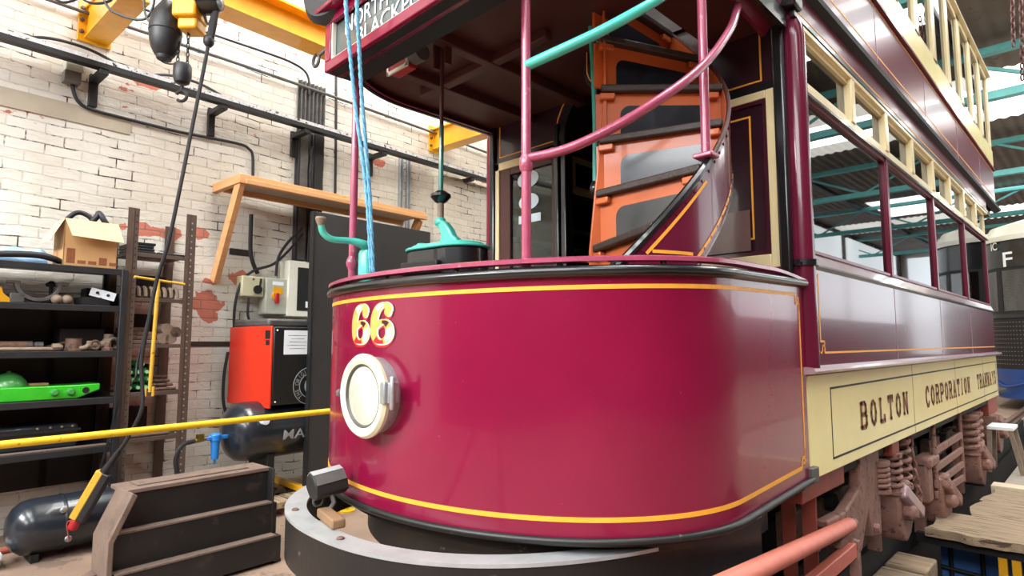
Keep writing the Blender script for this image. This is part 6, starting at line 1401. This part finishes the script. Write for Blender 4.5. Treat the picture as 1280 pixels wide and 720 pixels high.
b = MB(); b.bar(pa + sd * .018, pb + sd * .018, .05, .085, up=sd) if 0 else b.bar(pa + sd * .02, pb + sd * .02, .06, .05, up=_fw); b.build('pendant_body', M_rub, t, bevel=.01)
b = MB(); b.bar(pa - sd * .018, pb - sd * .018, .05, .056, up=_fw); b.build('yellow_cover', M_yelD, t, bevel=.008)
if (pa + sd * .02 - CAM).dot(_R) > (pa - CAM).dot(_R): pass
b = MB(); b.lathe(pb, ax, [(.024, 0), (.028, .012), (.028, .055), (.016, .065)], 14); lab(b.build('stop_button', M_reds, t), 'red stop button at the tip')
b = MB(); b.tube(sm([pb - sd * .0 + ax * .0 + _R * -.03, pb + _R * -.06 + Vector((0, 0, -.02)), pb + _R * -.05 + Vector((0, 0, -.08)), pb + _R * -.04 + Vector((0, 0, -.13))], 4), .004, 6); b.build('wrist_cord', M_redox, t)
# ================================================================== RIGHT-HAND SIDE
yf = onz(1200, 668, .0).y
ys_ = [yf, yf + .62, yf + 1.24, yf + 1.86]
nm = ['nearest wide weathered deck plank over the pit edge', 'second wide weathered deck plank beside the tram', 'third wide weathered deck plank beside the tram']
M_pale = mat('pale_new_plank', (214, 198, 170), .75, var=.1, scale=4, stretch=(1, 7, 7))
M_greyd = mat('grey_deck_board', (164, 154, 140), .8, var=.16, scale=3, stretch=(.8, 7, 7))
for i in range(3):
    b = MB(); y0, y1 = ys_[i] + .004, ys_[i + 1] - .004
    def fn(u, v, k): return Vector(((.97, 1.14, 1.16)[i] + .03 * math.sin(i * 2.1 + v * 5) + 2.5 * u, y0 + (y1 - y0) * v + (.018 * math.sin(u * 37) + .012 * math.sin(u * 91 + 1) if v < .01 and i == 0 else 0), .0 + .004 * math.sin(u * 14 + i) - .06 * k))
    b.shell(fn, 60, 4); tag(b.build('deck_plank', M_timber, ang=30), nm[i], 'plank', 'weathered deck planks')
b = MB(); b.b2((1.14, ys_[3] + .004, -.05), (3.72, ys_[3] + .2, .03)); tag(b.build('deck_plank', M_pale, bevel=.006), 'narrow pale plank beyond the wide weathered planks', 'plank')
y = ys_[3] + .21; k = 0
while y < PY1 - .1:
    b = MB(); b.b2((1.2, y, -.05), (3.72, min(y + .8, PY1), .0)); tag(b.build('deck_board', M_greyd, bevel=.004), 'grey deck board, number %s beyond the pale plank' % ['one', 'two', 'three', 'four', 'five', 'six', 'seven', 'eight', 'nine', 'ten', 'eleven'][k], 'board', 'grey deck boards'); y += .81; k += 1
# trestle that carries the deck edge
t = thing('yellow_trestle', 'yellow steel trestle legs holding up the deck edge over the pit', 'trestle', (1.5, yf + .2, -1.3))
for u in (1253, 1270):
    P = ony(u, 690, yf + .12); b = MB(); b.b2((P.x - .025, yf + .095, -1.3), (P.x + .025, yf + .145, -.06)); b.build('trestle_leg', M_yel, t, bevel=.004)
P = ony(1250, 690, yf + .12); b = MB(); b.b2((.9, yf + .09, -.13), (3.5, yf + .15, -.062)); b.b2((3.2, yf + .09, -1.3), (3.25, yf + .15, -.062)); b.build('trestle_beam', M_blackM, t)
t = thing('blue_workbench_panel', 'blue panel on a black tube frame down in the pit under the deck', 'panel', (1.6, yf + .55, -1.3))
b = MB(); b.b2((.95, yf + .62, -1.2), (2.6, yf + .65, -.12)); b.build('blue_sheet', M_bchair, t)
b = MB()
for x in (1.02, 1.22, 1.5): b.tube([(x, yf + .58, -1.3), (x, yf + .58, -.14)], .016, 8)
b.tube([(.95, yf + .58, -.42), (2.5, yf + .58, -.5)], .016, 8); b.tube([(.95, yf + .58, -.24), (2.5, yf + .58, -.2)], .014, 8); b.build('tube_frame', M_blackM, t)
# running rails and blocks beside the pit
for i, x in enumerate((-.72, .72)):
    b = MB(); b.prism([(-.065, 0), (.065, 0), (.065, .012), (.012, .025), (.012, .05), (.034, .056), (.034, .08), (-.034, .08), (-.034, .056), (-.012, .05), (-.012, .025), (-.065, .012)], (x, -8.5, .001), (1, 0, 0), (0, 0, 1), (0, 31.5, 0))
    tag(b.build('running_rail', M_rust), ['running rail under the far side of the tram', 'running rail under the near side of the tram'][i], 'rail', 'running rails')
for i, (x, y0) in enumerate(((.84, 1.5), (.84, 1.9), (.84, 1.1))):
    b = MB(); b.b2((x, y0, -.35), (x + .24, y0 + .34, -.14)); b.b2((x + .01, y0 + .05, -.42), (x + .2, y0 + .3, -.351)); tag(b.build('timber_block', M_timber, bevel=.012), ['middle', 'far', 'near'][i] + ' grey timber block under the tram side by the pit', 'block', 'timber blocks by the pit')
for y in (1.12, 1.92): 
    b = MB(); b.b2((.82, y, -.54), (3.6, y + .12, -.422)); tag(b.build('pit_beam', M_rust), ('near' if y < 1.5 else 'far') + ' dark beam across the pit below the timber blocks', 'beam')
# small white bench by the rear bogie
P = Vector((1.15, 5.4, .46))
t = thing('white_bench', 'small white topped bench beside the rear wheels of the tram', 'bench', (P.x, P.y, 0))
b = MB(); b.b2((1.03, P.y - .2, P.z - .02), (1.25, P.y + .2, P.z + .015)); b.build('bench_top', M_white, t, bevel=.006)
for dx, dy in ((.0, -.17), (.0, .17), (.17, -.17), (.17, .17)):
    b = MB(); b.bar((1.05 + dx, P.y + dy, P.z - .02), (1.05 + dx + (.08 if dx else -.02), P.y + dy * 1.1, 0), .04, .03, up=(0, 1, 0)); b.build('bench_leg', M_stone, t)
# the tram standing behind
OX, OY, OA, OBB = 1.45, 13.4, 1.28, 1.0
t = thing('blue_tram', 'blue and black rounded front tram standing behind the maroon tram', 'tram', (OX, OY, .1))
def oc(a, q=1): return Vector((OX + OA * q * math.cos(a), OY - OBB * q * math.sin(a), 0))
def oring(mb, z0, z1, q0=1, q1=1, a0=0, a1=PI, n=40, th=.03): mb.shell(lambda u, v, k: oc(a0 + (a1 - a0) * u, (q0 + (q1 - q0) * v) - th * k) + Vector((0, 0, z0 + (z1 - z0) * v)), n, 6); return mb
oring(MB(), .22, .82, .93, 1.0).build('blue_skirt', M_bluet, t)
b = MB(); b.tube([oc(PI * i / 40, .985) + Vector((0, 0, .52 + .05 * math.sin(i * .55))) for i in range(41)], .02, 6); b.build('skirt_cable', M_bluet, t)
mb_ = oring(MB(), .82, 1.86, 1.0, 1.0).build('black_dash', M_blackM, t)
b = MB()
for i in range(60):
    a = .08 + (PI - .16) * i / 59
    for j in range(11): P = oc(a, 1.004) + Vector((0, 0, .92 + .083 * j)); b.box(P, (.014, .014, .014), -a)
b.build('rivet_grid', M_stone, mb_)
oring(MB(), 1.84, 1.92, 1.02, 1.02).build('waist_rail', M_black, t)
for i in range(5):
    a0 = .06 + (PI - .12) * i / 5; a1 = .06 + (PI - .12) * (i + 1) / 5
    b = MB(); oring(b, 1.92, 2.86, 1, .99, a0, a0 + .05, 3); oring(b, 1.92, 2.86, 1, .99, a1 - .05, a1, 3); oring(b, 1.92, 1.98, 1, 1, a0, a1, 10); oring(b, 2.80, 2.86, .99, .99, a0, a1, 10); wf = b.build('cab_window', M_blackM, t)
    oring(MB(), 1.97, 2.81, .985, .98, a0 + .03, a1 - .03, 10, .01).build('pane', M_glass, wf)
b = oring(MB(), 2.86, 3.42, 1.0, .98, n=50).build('destination_band', M_black, t)
def oband(a, z, off=1.006): P = oc(a, off); P.z = z; return P
def obtext(s, u0, v0, h, wdt):
    # letters follow the curved band, reading left to right as seen from the front
    P = ony(u0, v0, OY - OBB * .8); a0 = PI - math.acos(max(-1, min(1, (P.x - OX) / OA * -1)))
    a0 = math.acos(max(-1, min(1, (P.x - OX) / OA)))
    text(s, lambda x, z: oband(a0 - (0) + -x * .85 * -1 * -1, P.z + z), h, 'sign_lettering', M_white, t, wdt, .012)
obtext('IC', 1237, 312, .16, .17)
obtext('F', 1254, 333, .29, .19)
oring(MB(), 3.40, 3.5, 1.03, 1.03).build('cream_bead', M_creamt, t)
oring(MB(), 3.5, 3.72, 1.0, .9).build('upper_front', M_creamt, t)
oring(MB(), 3.72, 3.98, .9, .2, n=40).build('domed_roof', M_creamt, t)
b = MB(); b.b2((OX - OA, OY, .25), (OX + OA, OY + 5, .8)); b.build('side_skirt', M_bluet, t)
b = MB(); b.b2((OX - OA, OY, .8), (OX + OA, OY + 5, 3.7)); b.build('tram_body', M_creamt, t, bevel=.1)
b = MB()
for s in (-1, 1):
    b.lathe((OX + s * .7, OY + .6, .42), (1, 0, 0), [(.2, -.06), (.33, -.05), (.33, .05), (.2, .06)], 20)
b.build('wheel', M_dark_under, t)
# hanging hand chains
for i, (u, la) in enumerate(((1266, 'left fall of the hand chain hanging at the top right'), (1277, 'right fall of the hand chain hanging at the top right'))):
    P0 = atd(u - 1, -20, 7.0); P1 = atd(u + 1, 100 + (0 if i else -42), 7.0); b = MB(); chain(b, P0, P1, .05, .008); tag(b.build('hand_chain', M_soff), la, 'chain', 'hand chains')
